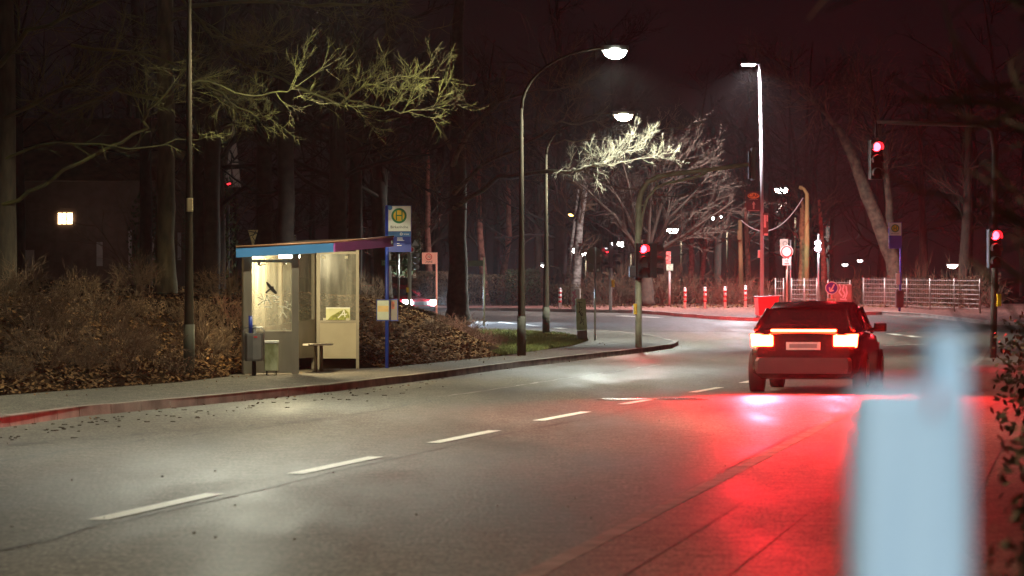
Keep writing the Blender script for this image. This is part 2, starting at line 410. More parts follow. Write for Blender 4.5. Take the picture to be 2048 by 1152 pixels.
ribbon([(0, 924), (120, 906), (300, 880), (480, 862), (640, 840), (760, 822), (880, 800)], .05, 'lane_seam', M_CRACK, .05)
ribbon([(0, 893), (150, 880), (300, 868), (500, 853), (640, 838)], .10, 'lane_seam', M_CRACK, .15)
ribbon([(1200, 1080), (1330, 1010), (1480, 925), (1620, 855)], .05, 'gutter_line', M_CRACK, .01)
ribbon([(1225, 668), (1290, 672), (1340, 684), (1400, 700)], .05, 'road_crack', M_CRACK, .02)
# dirt clods in the bus bay
mb = MB()
for i in range(130):
    px = rng.uniform(0, 900); py = 880 - px * .125 + rng.gauss(-8, 9)
    p = hit(px, py); r = rng.uniform(.006, .018); mb.obox(p + ZU * .008, r * rng.uniform(1, 2.5), r, .005, rng.uniform(0, 3))
tag(mb.build('dirt', mat('dirt_brown', (.06, .042, .028), .95)), None, None, None, 'stuff')
# manhole covers
for px, py, lab in ((1250, 800, 'shiny round manhole cover in the left lane beside the centre line'), (1360, 799.5, 'ribbed round manhole cover on the right side of the centre line')):
    p = hit(px, py); t = thing('manhole_cover', p, lab, 'manhole cover', 'manhole covers in the road')
    mb = MB(); mb.disc(p + ZU * .012, .40, XR, (0, 1, 0), .011, 32); mb.build('rim', M_KERB, t)
    mb = MB(); mb.disc(p + ZU * .016, .33, XR, (0, 1, 0), .010, 32)
    if px > 1300:
        for k in range(-5, 6):
            hw = math.sqrt(max(0, .3 ** 2 - (k * .055) ** 2)); mb.obox(p + Vector((k * .055, 0, .018)), .012, hw, .003)
    mb.build('lid', M_IRON, t)

# verge of grass at the corner
mb = MB(); rows = []
def VL(y): return lerp_tab([(73, -.6), (78, -.3), (84, -.5), (92, -.5), (100, -1.2), (107, -2.4)], y)
for y in frange(73.5, 106.9, .7):
    l = VL(y); r = lerp_tab(BL, y); rows.append([(l + (r - l) * k / 8, y, base(y) + .135 + .05 * math.sin(math.pi * k / 8)) for k in range(9)])
mb.sheet(rows); struct(mb, 'grass_verge', M_GRASSG)
mb = MB(); 
M_GRASS = mat('grass_blade', (.14, .155, .030), .8, scale=3, col2=(.07, .085, .018))
for i in range(26000):
    y = rng.uniform(73.5, 106.9); l = VL(y); r = lerp_tab(BL, y)
    if r <= l: continue
    x = rng.uniform(l, r); k = (x - l) / (r - l); z = base(y) + .135 + .05 * math.sin(math.pi * k); h = rng.uniform(.03, .09); a = rng.uniform(0, 6.28); w = .012
    dx, dy = math.cos(a) * w, math.sin(a) * w; lx, ly = rng.gauss(0, .02), rng.gauss(0, .02)
    mb.add([(x - dx, y - dy, z), (x + dx, y + dy, z), (x + lx, y + ly, z + h)], [(0, 1, 2)])
tag(mb.build('grass', M_GRASS), None, None, None, 'stuff')
# leaf litter on bank and edges
mb = MB()
def leaf(x, y, z, s):
    a = rng.uniform(0, 6.28); t = rng.uniform(-.7, .7); u = Vector((math.cos(a), math.sin(a), t)) * s; v = Vector((-math.sin(a), math.cos(a), rng.uniform(-.7, .7))) * s * .6
    c = Vector((x, y, z + s * .5)); mb.add([c - u, c + v, c + u, c - v], [(0, 1, 2, 3)])
for i in range(34000):
    y = rng.uniform(38, 106); d = abs(rng.gauss(0, 1.5)) if rng.random() < .8 else rng.uniform(0, 8)
    x = lerp_tab(BL, y) - d - .05
    if y > 73.5: x = min(x, VL(y) - abs(rng.gauss(0, 2.2)))
    leaf(x, y, ground(x, y), rng.uniform(.02, .05))
for i in range(260):
    y = rng.uniform(38, 95); k = lerp_tab(KL, y); b = lerp_tab(BL, y)
    if rng.random() < .35: leaf(k + abs(rng.gauss(0, .25)), y, base(y) + .01, rng.uniform(.012, .03))
    else: leaf(b + abs(rng.gauss(0, .5)), y, base(y) + PV + .002, rng.uniform(.012, .03))
for i in range(2200):
    px = rng.uniform(1100, 1960); p = hit(px, 612 + rng.uniform(-4, 4), PV); leaf(p.x, p.y, p.z, rng.uniform(.03, .07))
tag(mb.build('leaf_litter', mat('litter', (.20, .105, .042), .9, scale=8, col2=(.055, .028, .013), spec=.1)), None, None, None, 'stuff')
mb = MB()
for i in range(35):
    p = hit(rng.uniform(0, 1700), rng.uniform(740, 1120)); mb.obox(p + ZU * .010, rng.uniform(.004, .009), rng.uniform(.004, .009), .005, rng.uniform(0, 3))
tag(mb.build('grit', M_SEAM), None, None, None, 'stuff')

# ================================================================== LAMPS
COOL = (.93, 1.0, .88); WARMW = (1.0, .93, .72)
def lamp_post(base_p, H, head, label, power, col=WARMW, r0=.085, r1=.045, m=None, knee=.78, spot=160, head_len=.34, em=60, collar=True, lit=True):
    t = thing('street_lamp', base_p, label, 'street lamp', 'street lamps along the road'); b = Vector(base_p); head = Vector(head)
    m = m or M_POSTG
    top = b + ZU * (H * knee)
    mb = MB(); mb.tube([b, b + ZU * .9, b + ZU * .91, b + ZU * (H * .4), top], [r0 * 1.15, r0 * 1.12, r0, (r0 + r1) / 2, r1], 14); mb.build('pole', m, t)
    if collar:
        mb = MB(); mb.tube([b - ZU * .02, b + ZU * .9], r0 * 1.18, 14); mb.build('foot_sleeve', mat('foot_sleeve', (.040, .038, .020), .8, var=.3), t)
    mb = MB(); pts = []
    for k in range(11):
        s = k / 10 * math.pi / 2; pts.append(Vector((top.x + (head.x - top.x) * (1 - math.cos(s)) * .95, top.y + (head.y - top.y) * (1 - math.cos(s)), top.z + (head.z + .1 - top.z) * math.sin(s))))
    mb.tube(pts, [r1 + (.025 - r1) * k / 10 for k in range(11)], 10); mb.build('arm', m, t)
    hd = Vector((head.x - top.x, head.y - top.y, 0)); hd = hd.normalized() if hd.length > .01 else XR
    an = math.atan2(hd.y, hd.x)
    mb = MB(); mb.obox(head + ZU * .09, head_len, .13, .06, an, bev=.05); mb.build('lamp_head', M_DARK if not lit else mat('lamp_housing', (.3, .3, .29), .5, .4), t)
    mb = MB(); n = 14
    rows = []
    for i in range(6):
        ph = i / 5 * math.pi / 2; rr = math.cos(ph); zz = -math.sin(ph) * .21
        rows.append([head + Matrix.Rotation(an, 3, 'Z') @ Vector((rr * head_len * .85 * math.cos(2 * math.pi * k / n), rr * .15 * math.sin(2 * math.pi * k / n), zz + .05)) for k in range(n + 1)])
    mb.smooth = True; mb.sheet(rows); mb.build('lamp_glass', emis('lamp_glow_%d' % int(em), col, em), t)
    if lit: lamp_light(t, head - ZU * .1, power, col, 'SPOT', .12, spot)
    return t
S = 3.2
l1 = hit(378, 759, PV); lamp_post(l1, 7.4, (l1.x + 2.3, l1.y + .4, 7.15), 'tall green-grey lamp post left of the bus shelter with small box', 2000 * S, (1, .95, .66), r0=.078, r1=.036, knee=.85)
c = P(374, 410, l1.y)
mb = MB(); mb.obox(c + Vector((.05, -.06, 0)), .05, .035, .11, .3, bev=.01); tb = mb.build('switch_box', mat('box_cream', (.42, .36, .2), .6), None, c); tag(tb, 'small cream box strapped high on the left lamp post', 'switch box')
l2 = hit(1043, 711, PV); h2 = P(1230, 104, l2.y); lamp_post(l2, h2.z, h2, 'tall street lamp with long curved arm and brightest white light', 4600 * S, COOL, knee=.80, r0=.085, r1=.038, em=120, head_len=.32)
l3 = hit(1092, 671, PV); h3 = P(1247, 232, l3.y); lamp_post(l3, h3.z, h3, 'dark lamp post behind the grass verge, second of the two curved lamps', 7500 * S, COOL, knee=.80, em=60, r0=.1)
# unseen lamps continuing the row; the farther one shifted to light the road
for yy, pw, col in ((38, 3300, (.98, 1, .80)), (12, 2000, (1, .95, .70))):
    x = lerp_tab(KL, yy) - 1.0
    hx = x + 3.4
    lamp_post((x, yy, PV), 7.2, (hx, yy + .4, 7.1), 'street lamp on the left pavement %s' % {38: 'nearer than the shelter, outside the photo', 12: 'close to the camera, outside the photo'}[yy], pw * S, col, knee=.85)
lamp_post((2.6, -6.5, .05), 6.6, (.6, -5.4, 6.5), 'added unseen lamp behind the camera that lights the white post', 12500, (.74, .90, 1.0), knee=.85, spot=142)  # lamp added out of view to brighten the foreground post
# tall white post
p = Vector((P(1524, 600, 138).x, 138, base(138) + PV)); hd = P(1497, 129, 138)
t = thing('street_lamp', p, 'very tall pale lamp post with short flat arm behind the red skip', 'street lamp', 'street lamps along the road')
mb = MB(); mb.tube([p, p + ZU * 5, P(1519, 127, 138)], [.09, .07, .045], 14); mb.build('pole', M_WHITEP, t)
mb = MB(); mb.tube([P(1519, 129, 138), hd + Vector((.25, 0, .04))], .03, 8); mb.build('arm', M_WHITEP, t)
mb = MB(); mb.obox(hd + ZU * .05, .32, .14, .04, 0, bev=.03); mb.build('lamp_head', M_GALV, t)
mb = MB(); mb.obox(hd - ZU * .02, .28, .11, .03, 0, bev=.02); mb.build('lamp_glass', emis('lamp_glow_w', (1, .93, 1), 30), t)
lamp_light(t, hd - ZU * .12, 10000, (1, .9, .95), 'SPOT', .15, 165)
mb = MB(); mb.obox(P(1518, 508, 137.8), .05, .05, .16, bev=.01); o = mb.build('cabinet_box', M_SWHITE, None, P(1518, 508, 137.8)); tag(o, 'small white box fixed to the tall pale lamp post', 'box')
# distant lamps: pole and bright head
far = [(1563, 380, 210, 'bright white lamp right of the tall pale post', 70, 4000, .5), (1433, 434, 275, 'distant white lamp, middle one of three beyond the traffic light pole', 70, 3500, .6),
       (1345, 460, 330, 'distant white lamp, leftmost of three beyond the traffic light pole', 70, 3500, .7), (1243, 487, 300, 'distant lamp behind bare twigs left of the near traffic light', 40, 2500, .6),
       (1150, 500, 260, 'distant lamp through twigs left of the round sign back', 40, 2200, .5), (1167, 508, 280, 'small distant lamp immediately beside the round sign back', 40, 0, .4),
       (1143, 430, 240, 'small orange lamp on a slim post far behind the trees', 12, 0, .25), (1905, 532, 230, 'small distant lamp over the wire fence at the far right', 30, 0, .4),
       (1720, 522, 300, 'faint distant lamp above the graffiti box on the right', 15, 0, .3), (1690, 530, 300, 'faint distant lamp left of its faint neighbour on the right', 10, 0, .3), (1088, 533, 150, 'small white lamp seen behind the dark lamp post', 15, 0, .16)]
for px, py, Y, lab, em, pw, r in far:
    r *= 1.35
    h = P(px, py, Y); b = Vector((h.x + .9, Y, base(Y))); col = (1, .5, .12) if px == 1143 else (1, .98, .9)
    t = thing('street_lamp', b, lab, 'street lamp', 'distant street lamps')
    H = h.z - b.z
    mb = MB(); mb.tube([b, b + ZU * H * .8], [.09, .05], 8); mb.build('pole', M_POSTG, t)
    mb = MB(); mb.tube([b + ZU * H * .8, b + ZU * (H * .95) + XR * -.2, h + ZU * .12], [.05, .04, .03], 8); mb.build('arm', M_POSTG, t)
    mb = MB(); mb.obox(h + ZU * .12, r * .8, .16, .06, 0, bev=.04); mb.build('lamp_head', M_GALV, t)
    mb = MB(); mb.smooth = True; n = 12
    mb.sheet([[h + Vector((math.cos(a / 5 * 1.57) * r * .65 * math.cos(2 * math.pi * k / n), math.cos(a / 5 * 1.57) * r * .4 * math.sin(2 * math.pi * k / n), .06 - r * .42 * math.sin(a / 5 * 1.57))) for k in range(n + 1)] for a in range(6)])
    mb.build('lamp_glass', emis('far_glow_%d_%d' % (em, px == 1143), col, em), t)
    if pw: lamp_light(t, h - ZU * .45, pw, col, 'SPOT', .2, 165)

# ================================================================== TRAFFIC SIGNALS
M_REDL = emis('red_signal_glow', (1, .006, .010), 60)
M_REDS = emis('red_signal_soft', (1, .02, .03), 5)
def signal_head(parent, c, ang, name='signal_head', lit=True, s=1.0, glow=None, ptr=None, n=3):
    """ang: facing direction, 0 looks at the camera (-Y)"""
    c = Vector(c); M = Matrix.Rotation(ang, 3, 'Z'); h = .30 * s * n / 2
    mb = MB(); mb.obox(c, .15 * s, .10 * s, h, M=M, bev=.02 * s)
    o = mb.build(name, M_DARK, parent)
    for k in range(n):
        lc = c + M @ Vector((0, -.105 * s, h - .15 * s - .30 * s * k))
        right = M @ XR; mb = MB()
        mb.disc(lc, .10 * s, right, ZU, .012, 20)
        on = lit and k == 0
        mb.build('lens', (glow or M_REDL) if on else mat('dark_lens', (.03, .02, .015), .3), o)
        mb = MB(); pts0 = []; nn = 12
        for q in range(nn + 1):
            t = math.pi * (q / nn * 1.3 - .15); v = right * (.118 * s * math.cos(t)) + ZU * (.118 * s * math.sin(t)); pts0.append(lc + v)
        dep = M @ Vector((0, -.20 * s, -.01)); mb.sheet([pts0, [p + dep for p in pts0]]); mb.sheet([[p + (p - lc) * .04 for p in pts0], [p + (p - lc) * .04 + dep for p in pts0]])
        mb.build('visor', M_DARK, o)
    return o
# gantry signal at the left kerb
gp = hit(1277, 695, PV); GY = gp.y
t = thing('traffic_light', gp, 'traffic light pole with curved gantry arm on the near left corner, red lamp lit', 'traffic light', 'traffic lights at the junction')
path = [(1277, 695), (1277, 600), (1276, 480), (1277, 410), (1283, 383), (1296, 364), (1315, 354), (1345, 348), (1420, 339), (1504, 328)]
mb = MB(); mb.tube([gp] + [P(x, y, GY) for x, y in path[1:]], [.085, .085, .08, .075, .07, .068, .066, .062, .055, .05], 14); mb.build('pole', mat('gantry_paint', (.40, .38, .24), .6, .0, var=.25, scale=4), t)
mb = MB(); mb.tube([P(x, y, GY) for x, y in [(1281, 470), (1285, 430), (1294, 398), (1312, 376), (1330, 368), (1400, 352), (1414, 345)]], .035, 8)
mb.tube([P(1277, 412, GY), P(1288, 410, GY)], .02, 6); mb.tube([P(1310, 356, GY), P(1316, 373, GY)], .02, 6); mb.build('brace', MATS['gantry_paint'], t)
mb = MB(); mb.obox(P(1506, 328, GY), .045, .3, .42); mb.build('back_plate', mat('plate_grey', (.13, .14, .12), .6), t)
mb = MB(); mb.obox(P(1499, 330, GY) , .03, .15, .36); mb.build('signal_head', M_DARK, t)
signal_head(t, P(1284, 521, GY - .25), R(14), glow=M_REDL)
signal_head(t, P(1303, 521, GY - .1), R(112), lit=True)
mb = MB(); mb.obox(P(1266, 543, GY - .1), .10, .12, .14, bev=.015); mb.build('side_signal', M_DARK, t)
mb = MB(); mb.obox(P(1270, 618, GY - .1), .05, .05, .14, bev=.012); mb.build('push_button', M_YBOX, t)
mb = MB(); mb.tube([P(1277, 560, GY), P(1277, 548, GY)], .1, 14); mb.build('clamp', M_DARK, t)
lamp_light(t, P(1308, 503, GY + .6), 75000, (1, .02, .03), 'SPOT', .12, 15, (.14, 1, -.055), 1.0)  # strong red beam added here to flood the far pavement red
lamp_light(t, P(1284, 503, GY - .75), 130, (1, .03, .04), 'SPOT', .1, 160, (.25, -1, -.25))
# pedestrian and side signal behind it
sp = hit(1221, 621, PV); t = thing('traffic_light', sp, 'slim galvanised signal pole across the cross street with red lamps in profile', 'traffic light', 'traffic lights at the junction')
mb = MB(); mb.tube([sp, P(1222, 485, sp.y)], .065, 12); mb.build('pole', M_GALV, t)
signal_head(t, P(1218, 515, sp.y - .2), R(-50), glow=M_REDS); 
signal_head(t, P(1227, 512, sp.y - .1), R(40), lit=False)
mb = MB(); mb.obox(P(1226, 567, sp.y - .1), .06, .05, .15, bev=.012); mb.build('push_button', M_YBOX, t)
# right pole and its overhead arm
rp = Vector((11.1, 75, .05)); t = thing('traffic_light', rp, 'signal pole at the far right edge carrying the overhead red light over the right lane', 'traffic light', 'traffic lights at the junction')
mb = MB(); mb.tube([rp, P(1990, 520, 75), P(1990, 300, 75), P(1984, 262, 75), P(1965, 250, 75), P(1755, 244, 75)], [.08, .075, .07, .065, .06, .045], 14); mb.build('pole', mat('pole_brown', (.06, .045, .035), .7), t)
mb = MB(); mb.tube([P(1752, 246, 75), P(1752, 275, 75)], .03, 8); mb.build('hanger', M_DARK, t)
signal_head(t, P(1751, 320, 74.8), R(8)); signal_head(t, P(1988, 497, 74.7), R(8))
mb = MB(); mb.obox(P(1998, 600, 74.8), .05, .05, .14, bev=.012); mb.build('push_button', M_YBOX, t)
lamp_light(t, P(1751, 300, 74.2), 220, (1, .03, .04), 'SPOT', .12, 52, (.02, -1, -.12)); lamp_light(t, P(1988, 478, 74.2), 220, (1, .03, .04), 'SPOT', .12, 52, (.02, -1, -.12))
# twin bright lamp signal
q = hit(1637, 614, PV); t = thing('traffic_light', q, 'slim pole beyond the junction with two small white lamps stacked on top', 'traffic light', 'traffic lights at the junction')
mb = MB(); mb.tube([q, P(1637, 560, q.y), P(1637, 468, q.y)], [.08, .06, .05], 12); mb.build('pole', M_GALV, t)
mb = MB(); mb.obox(P(1637, 492, q.y), .12, .07, .28, bev=.02); hb = mb.build('lamp_housing', M_DARK, t)
for yy in (486, 497.5):
    mb = MB(); mb.disc(P(1635.5, yy, q.y - .09), .13, XR, ZU, .02, 16, .085); mb.build('lamp', emis('white_violet_glow', (1, .80, 1), 25), hb)
lamp_light(t, P(1636, 492, q.y - .4), 60, (1, .8, 1), 'POINT', .1)
# distant red signal through the wood
q = P(455, 380, 118); t = thing('traffic_light', (q.x, 118, base(118)), 'distant signal with dull red lamps behind the wood left of the shelter', 'traffic light', 'traffic lights at the junction')
mb = MB(); mb.tube([(q.x, 118, base(118)), q], .07, 8); mb.build('pole', M_DARK, t); signal_head(t, q, R(30), glow=M_REDS, s=.9)

# ================================================================== BUS SHELTER
SY0, SY1 = 56.4, 60.6
def SP(px, py, Y): return P(px, py, Y)
t = thing('bus_shelter', P(597, 748, SY0), 'grey metal and glass bus shelter with blue and purple roof edge', 'bus shelter')
def wallq(x0, y0, x1, y1, Y0, Y1=None, th=.03, ya=None, yb=None):
    """board between two pixel columns, depth Y0 at left, Y1 at right"""
    Y1 = Y1 if Y1 is not None else Y0; ya = ya if ya is not None else y0; yb = yb if yb is not None else y1
    a, b = P(x0, y1, Y0), P(x1, yb, Y1); c, d = P(x1, ya, Y1), P(x0, y0, Y0); e = Vector((0, th, 0))
    m = MB(); m.hexa([a, b, b + e, a + e], [d, c, c + e, d + e]); return m
def add(m, *a, **k): q = wallq(*a, **k); m.m_ = None; m.add(q.v, q.f)
N0 = SY0
# near end wall
m = MB()
add(m, 487, 512, 504, 748, N0, th=.05); add(m, 584, 505, 597.5, 748.5, N0 - .01, th=.07)
add(m, 504, 663, 584, 746, N0 + .01, th=.03); add(m, 504, 519, 584, 525, N0, th=.04)
m.build('near_wall_panel', M_SHEL, t)
m = MB(); add(m, 505, 525.5, 583.5, 662.5, N0 + .015, th=.008); gl = m.build('glass_pane', M_GLASS, t)
m = MB(); add(m, 505, 526, 506, 662, N0 + .005, th=.01); add(m, 583, 526, 584, 662, N0 + .005, th=.01); add(m, 505, 660.8, 584, 662.6, N0 + .005, th=.01)
for x, y in ((566, 525), (515, 525), (566, 657), (515, 657)): add(m, x, y, x + 6, y + 4.5, N0 - .01, th=.03)
m.build('glazing_trim', mat('pale_trim', (.5, .46, .36), .5), t)
# hawk silhouette sticker: generic bird
def bz(x, y, Y=N0 - .001): return P(480 + x / 5.76, 480 + y / 5.76, Y)
bird = [(300, 480), (318, 482), (345, 510), (366, 538), (375, 528), (388, 534), (384, 546), (405, 575), (425, 600), (424, 622), (405, 622), (375, 600), (348, 578), (330, 592), (304, 616), (290, 604), (318, 575), (340, 562), (322, 535), (303, 505)]
m = MB(); m.prism([bz(*p) for p in bird], (0, .003, 0)); m.build('bird_sticker', M_BLACK, gl)
m = MB()
def stroke(m, pts, w, fn, th=.002, **k):
    q = [fn(*p) for p in pts]
    for a, b in zip(q[:-1], q[1:]):
        d = (b - a).normalized(); n = d.cross(Vector((0, 1, 0))).normalized() * w / 2
        m.hexa([a - n, b - n, b - n + Vector((0, th, 0)), a - n + Vector((0, th, 0))], [a + n, b + n, b + n + Vector((0, th, 0)), a + n + Vector((0, th, 0))])
for s_ in [[(210, 660), (262, 690)], [(250, 620), (272, 700), (205, 750)], [(275, 740), (310, 640), (350, 740)], [(290, 700), (345, 695)], [(275, 772), (365, 770)], [(345, 640), (460, 655)], [(395, 650), (392, 690), (450, 660)], [(392, 690), (395, 715), (455, 712)], [(440, 765), (520, 770), (585, 805)], [(450, 900), (490, 820), (540, 895)], [(490, 775), (495, 820)], [(510, 700), (560, 720), (530, 745), (580, 740)], [(555, 710), (545, 770)], [(200, 280), (240, 295), (260, 278), (300, 282)]]:
    stroke(m, s_, .019, lambda x, y: bz(x, y, N0 + .004))
m.build('scratched_tag', M_SCRATCH, gl)
# back wall (487 -> 635)
B0, B1 = SY0 + .12, SY1 + .05
def by(px, ya, yb): k = (px - 490) / (633 - 490); return ya + (yb - ya) * k
def bY(px):  # depth along the back wall from a pixel column, straight in the world
    XA, XB = (490 - 1024) * B0 / F, (633 - 1024) * B1 / F; u = (px - 1024) / F
    s = (u * B0 - XA) / ((XB - XA) - u * (B1 - B0)); return B0 + s * (B1 - B0), s
def bw(m, px0, px1, zt0, zt1, zb0, zb1, th=.04):
    (Ya, sa), (Yb, sb) = bY(px0), bY(px1)
    def z(a, b, s): return a + (b - a) * s
    A = Vector(((px0 - 1024) * Ya / F, Ya, 0)); B = Vector(((px1 - 1024) * Yb / F, Yb, 0)); d = (B - A).normalized(); n = Vector((-d.y, d.x, 0)) * th
    m.hexa([A + ZU * z(zb0, zb1, sa), B + ZU * z(zb0, zb1, sb), B + n + ZU * z(zb0, zb1, sb), A + n + ZU * z(zb0, zb1, sa)], [A + ZU * z(zt0, zt1, sa), B + ZU * z(zt0, zt1, sb), B + n + ZU * z(zt0, zt1, sb), A + n + ZU * z(zt0, zt1, sa)])
rz0 = CH - (663 - HY) * B0 / F; rz1 = CH - (641 - HY) * B1 / F
m = MB()
for a, b in ((490, 493), (530, 533), (563, 566), (594, 597), (629, 633)): bw(m, a, b, 2.17, 2.33, .12, .12, .06)
bw(m, 490, 633, rz0 + .03, rz1 + .03, rz0 - .05, rz1 - .05, .05); bw(m, 490, 633, .40, .40, .34, .34, .05); bw(m, 490, 633, 2.17, 2.33, 2.11, 2.27, .05)
m.build('back_wall_frame', M_SHEL, t)
m = MB(); bw(m, 491, 632, rz0 - .04, rz1 - .04, .38, .38, .015); m.build('back_wall_panel', M_SHEL, t)
m = MB(); bw(m, 491, 632, 2.12, 2.28, rz0 + .02, rz1 + .02, .008); m.build('glass_pane', M_GLASS, t)
# far end wall
m = MB()
add(m, 633, 500, 640, 738, SY1, th=.06); add(m, 712, 500, 718, 738.5, SY1 - .01, th=.07); add(m, 640, 503, 712, 508, SY1, th=.04); add(m, 640, 640.5, 712, 645.5, SY1 - .01, th=.05)
m.build('far_wall_frame', M_SHEL, t)
m = MB(); add(m, 640, 645.8, 712, 717, SY1 + .01, th=.02); m.build('far_wall_panel', mat('pale_panel', (.32, .28, .20), .6, var=.08, scale=3), t)
m = MB(); add(m, 640, 508, 712, 640, SY1 + .02, th=.008); g2 = m.build('glass_pane', M_GLASS, t)
m = MB()
for x, y in ((644, 512), (690, 512), (646, 636), (692, 636)): add(m, x, y, x + 6, y + 5, SY1 - .02, th=.03)
m.build('glass_clamp', MATS['pale_trim'], g2)
m = MB(); add(m, 652, 616, 700, 640, SY1 + .005, th=.008)
m.m = 1; add(m, 652, 615, 700, 617, SY1 + .003, th=.008)
pts = [P(x, y, SY1 + .001) for x, y in ((655, 640), (662, 632), (672, 627), (680, 622), (690, 619), (697, 625), (699, 633), (699, 640))]
m.m = 2; m.prism(pts, (0, .003, 0))
m.m = 1
for s_ in [[(676, 636), (684, 628), (688, 620), (690, 634)], [(680, 630), (694, 628)]]: stroke(m, s_, .02, lambda x, y: P(x, y, SY1 - .003))
m.build('notice_board', [mat('poster_pale', (.62, .62, .36), .6), M_SWHITE, mat('poster_olive', (.25, .27, .05), .7, var=.5, scale=20)], g2)
# roof
nl_t, nl_b, nr_t, nr_b = P(472, 496, N0 - .15), P(472, 515, N0 - .15), P(667, 486, N0 - .15), P(667, 504, N0 - .15)
fr_t, fr_b = P(787, 475, SY1 + .3), P(787, 493, SY1 + .3); fl_t, fl_b = P(612, 481, SY1 + .35), P(612, 498, SY1 + .35)
m = MB(); e = .03
m.hexa([nl_b + Vector((.02, e, .03)), nr_b + Vector((-.02, e, .03)), fr_b + Vector((-.03, -.02, .03)), fl_b + Vector((0, 0, .03))], [nl_t + Vector((.02, e, .004)), nr_t + Vector((-.02, e, .004)), fr_t + Vector((-.03, -.02, .004)), fl_t + Vector((0, 0, .004))])
m.build('roof', M_ROOF, t)
m = MB(); m.hexa([nl_b, nr_b, nr_b + Vector((0, e, 0)), nl_b + Vector((0, e, 0))], [nl_t, nr_t, nr_t + Vector((0, e, 0)), nl_t + Vector((0, e, 0))]); m.build('blue_fascia', M_BLUEF, t)
m = MB(); o_ = Vector((.03, .012, 0)); i_ = Vector((.0, .012, 0))
m.hexa([nr_b + i_, nr_b + o_, fr_b + Vector((.0, 0, 0)), fr_b + Vector((-.03, 0, 0))], [nr_t + i_, nr_t + o_, fr_t, fr_t + Vector((-.03, 0, 0))])
pf = m.build('purple_fascia', M_PURP, t)
m = MB(); add(m, 778, 480, 786, 489.5, SY1 + .1, th=.1); m.m = 1; 
m.disc(P(782, 484.7, SY1 + .09), .028, XR, ZU, .004, 12); m.build('logo_plate', [M_BLACK, M_GALV], pf)
m = MB(); m.tube([nl_t + ZU * .02, nr_t + ZU * .02, fr_t + ZU * .02], .018, 6); m.build('roof_edge_trim', mat('trim_orange', (.42, .22, .12), .5, .3), t)
# tube light under roof
lc = P(577, 512, N0 + .35); M_TUBE = emis('shelter_tube_glow', (1, .90, .62), 45)
m = MB(); m.obox(lc + Vector((0, .2, .035)), .19, .05, .02, R(0), bev=.01); m.build('lamp_holder', M_GALV, t)
m = MB(); m.tube([lc + Vector((-.18, .2, 0)), lc + Vector((.18, .2, 0))], .028, 10); m.build('lamp_tube', M_TUBE, t)
lamp_light(t, lc + Vector((.05, .25, -.06)), 300, (1, .85, .48), 'POINT', .06)
# bench
bb = P(640, 738, 58.4); bt = thing('bench', (bb.x, 58.4, .12), 'small pale three seat bench on two legs inside the bus shelter', 'bench')
a, b = P(622, 689, 57.2), P(650, 688, 60.0); d = (b - a); d.z = 0
m = MB(); rows_t = []; N = 24
dn = Vector((d.y, -d.x, 0)).normalized()
for i in range(N + 1):
    k = i / N; w = .19 * (1 - .16 * abs(math.cos(k * math.pi * 3))); c = a.lerp(b, k); e2 = min(1, math.sin(math.pi * min(max(k, .001), .999)) * 6); w *= max(.3, e2)
    rows_t.append([c - dn * w - ZU * .02, c - dn * w + ZU * .012, c + ZU * (-.004), c + dn * w + ZU * .012, c + dn * w - ZU * .02, c - dn * w - ZU * .02])
m.sheet(rows_t); m.build('seat', mat('bench_seat', (.62, .56, .48), .5, var=.12), bt)
for k in (.32, .72):
    m = MB(); c = a.lerp(b, k); m.tube([Vector((c.x, c.y, .11)), c - ZU * .02], .033, 10); m.build('leg', M_SHEL, bt)
# litter bin at the shelter
Yb = 55.6; lb = P(511, 751, Yb); t = thing('litter_bin', (lb.x, Yb, .12), 'grey litter bin on a post with hoop and blue tube, left of the shelter', 'litter bin')
m = MB(); m.tube([P(508, 752, Yb + .1), P(508, 650, Yb + .1)], .038, 10); m.build('post', M_DARK, t)
m = MB(); m.obox(P(508, 694, Yb), .155, .14, .24, bev=.05); m.build('bin_body', mat('bin_grey', (.13, .125, .115), .5, .3), t)
m = MB(); m.obox(P(514, 694, Yb - .146), .07, .004, .21); m.m = 1; m.obox(P(511, 674, Yb - .155), .03, .004, .012); m.build('bin_door', [mat('bin_front', (.22, .21, .19), .5, .3), M_RED], t)
m = MB(); m.tube([P(487, 719, Yb), P(487, 662, Yb), P(490, 656, Yb), P(524, 655, Yb), P(528, 661, Yb), P(528, 719, Yb)], .014, 6); m.build('hoop', M_GALV, t)
m = MB(); m.tube([P(501, 668, Yb - .03), P(501, 633, Yb - .03)], .033, 12); m.tube([P(501, 633, Yb - .03), P(501, 631.5, Yb - .03)], .036, 12); m.build('blue_tube', M_BLUE, t)
Yc = 56.0; t = thing('waste_box', (P(543, 0, Yc).x, Yc, .12), 'small grimy greenish cabinet with white lid against the near shelter wall', 'waste box')
m = MB(); c0 = P(543, 714, Yc); m.obox(c0, .115, .10, .235, bev=.01); m.build('box_body', M_GREENB, t)
m = MB(); m.obox(P(543, 683.5, Yc), .125, .11, .022, bev=.008); m.build('lid', M_SWHITE, t)
for sx in (-.08, .08):
    m = MB(); m.tube([c0 + Vector((sx, 0, -.23)), Vector((c0.x + sx, Yc, .11))], .015, 6); m.build('leg', M_DARK, t)

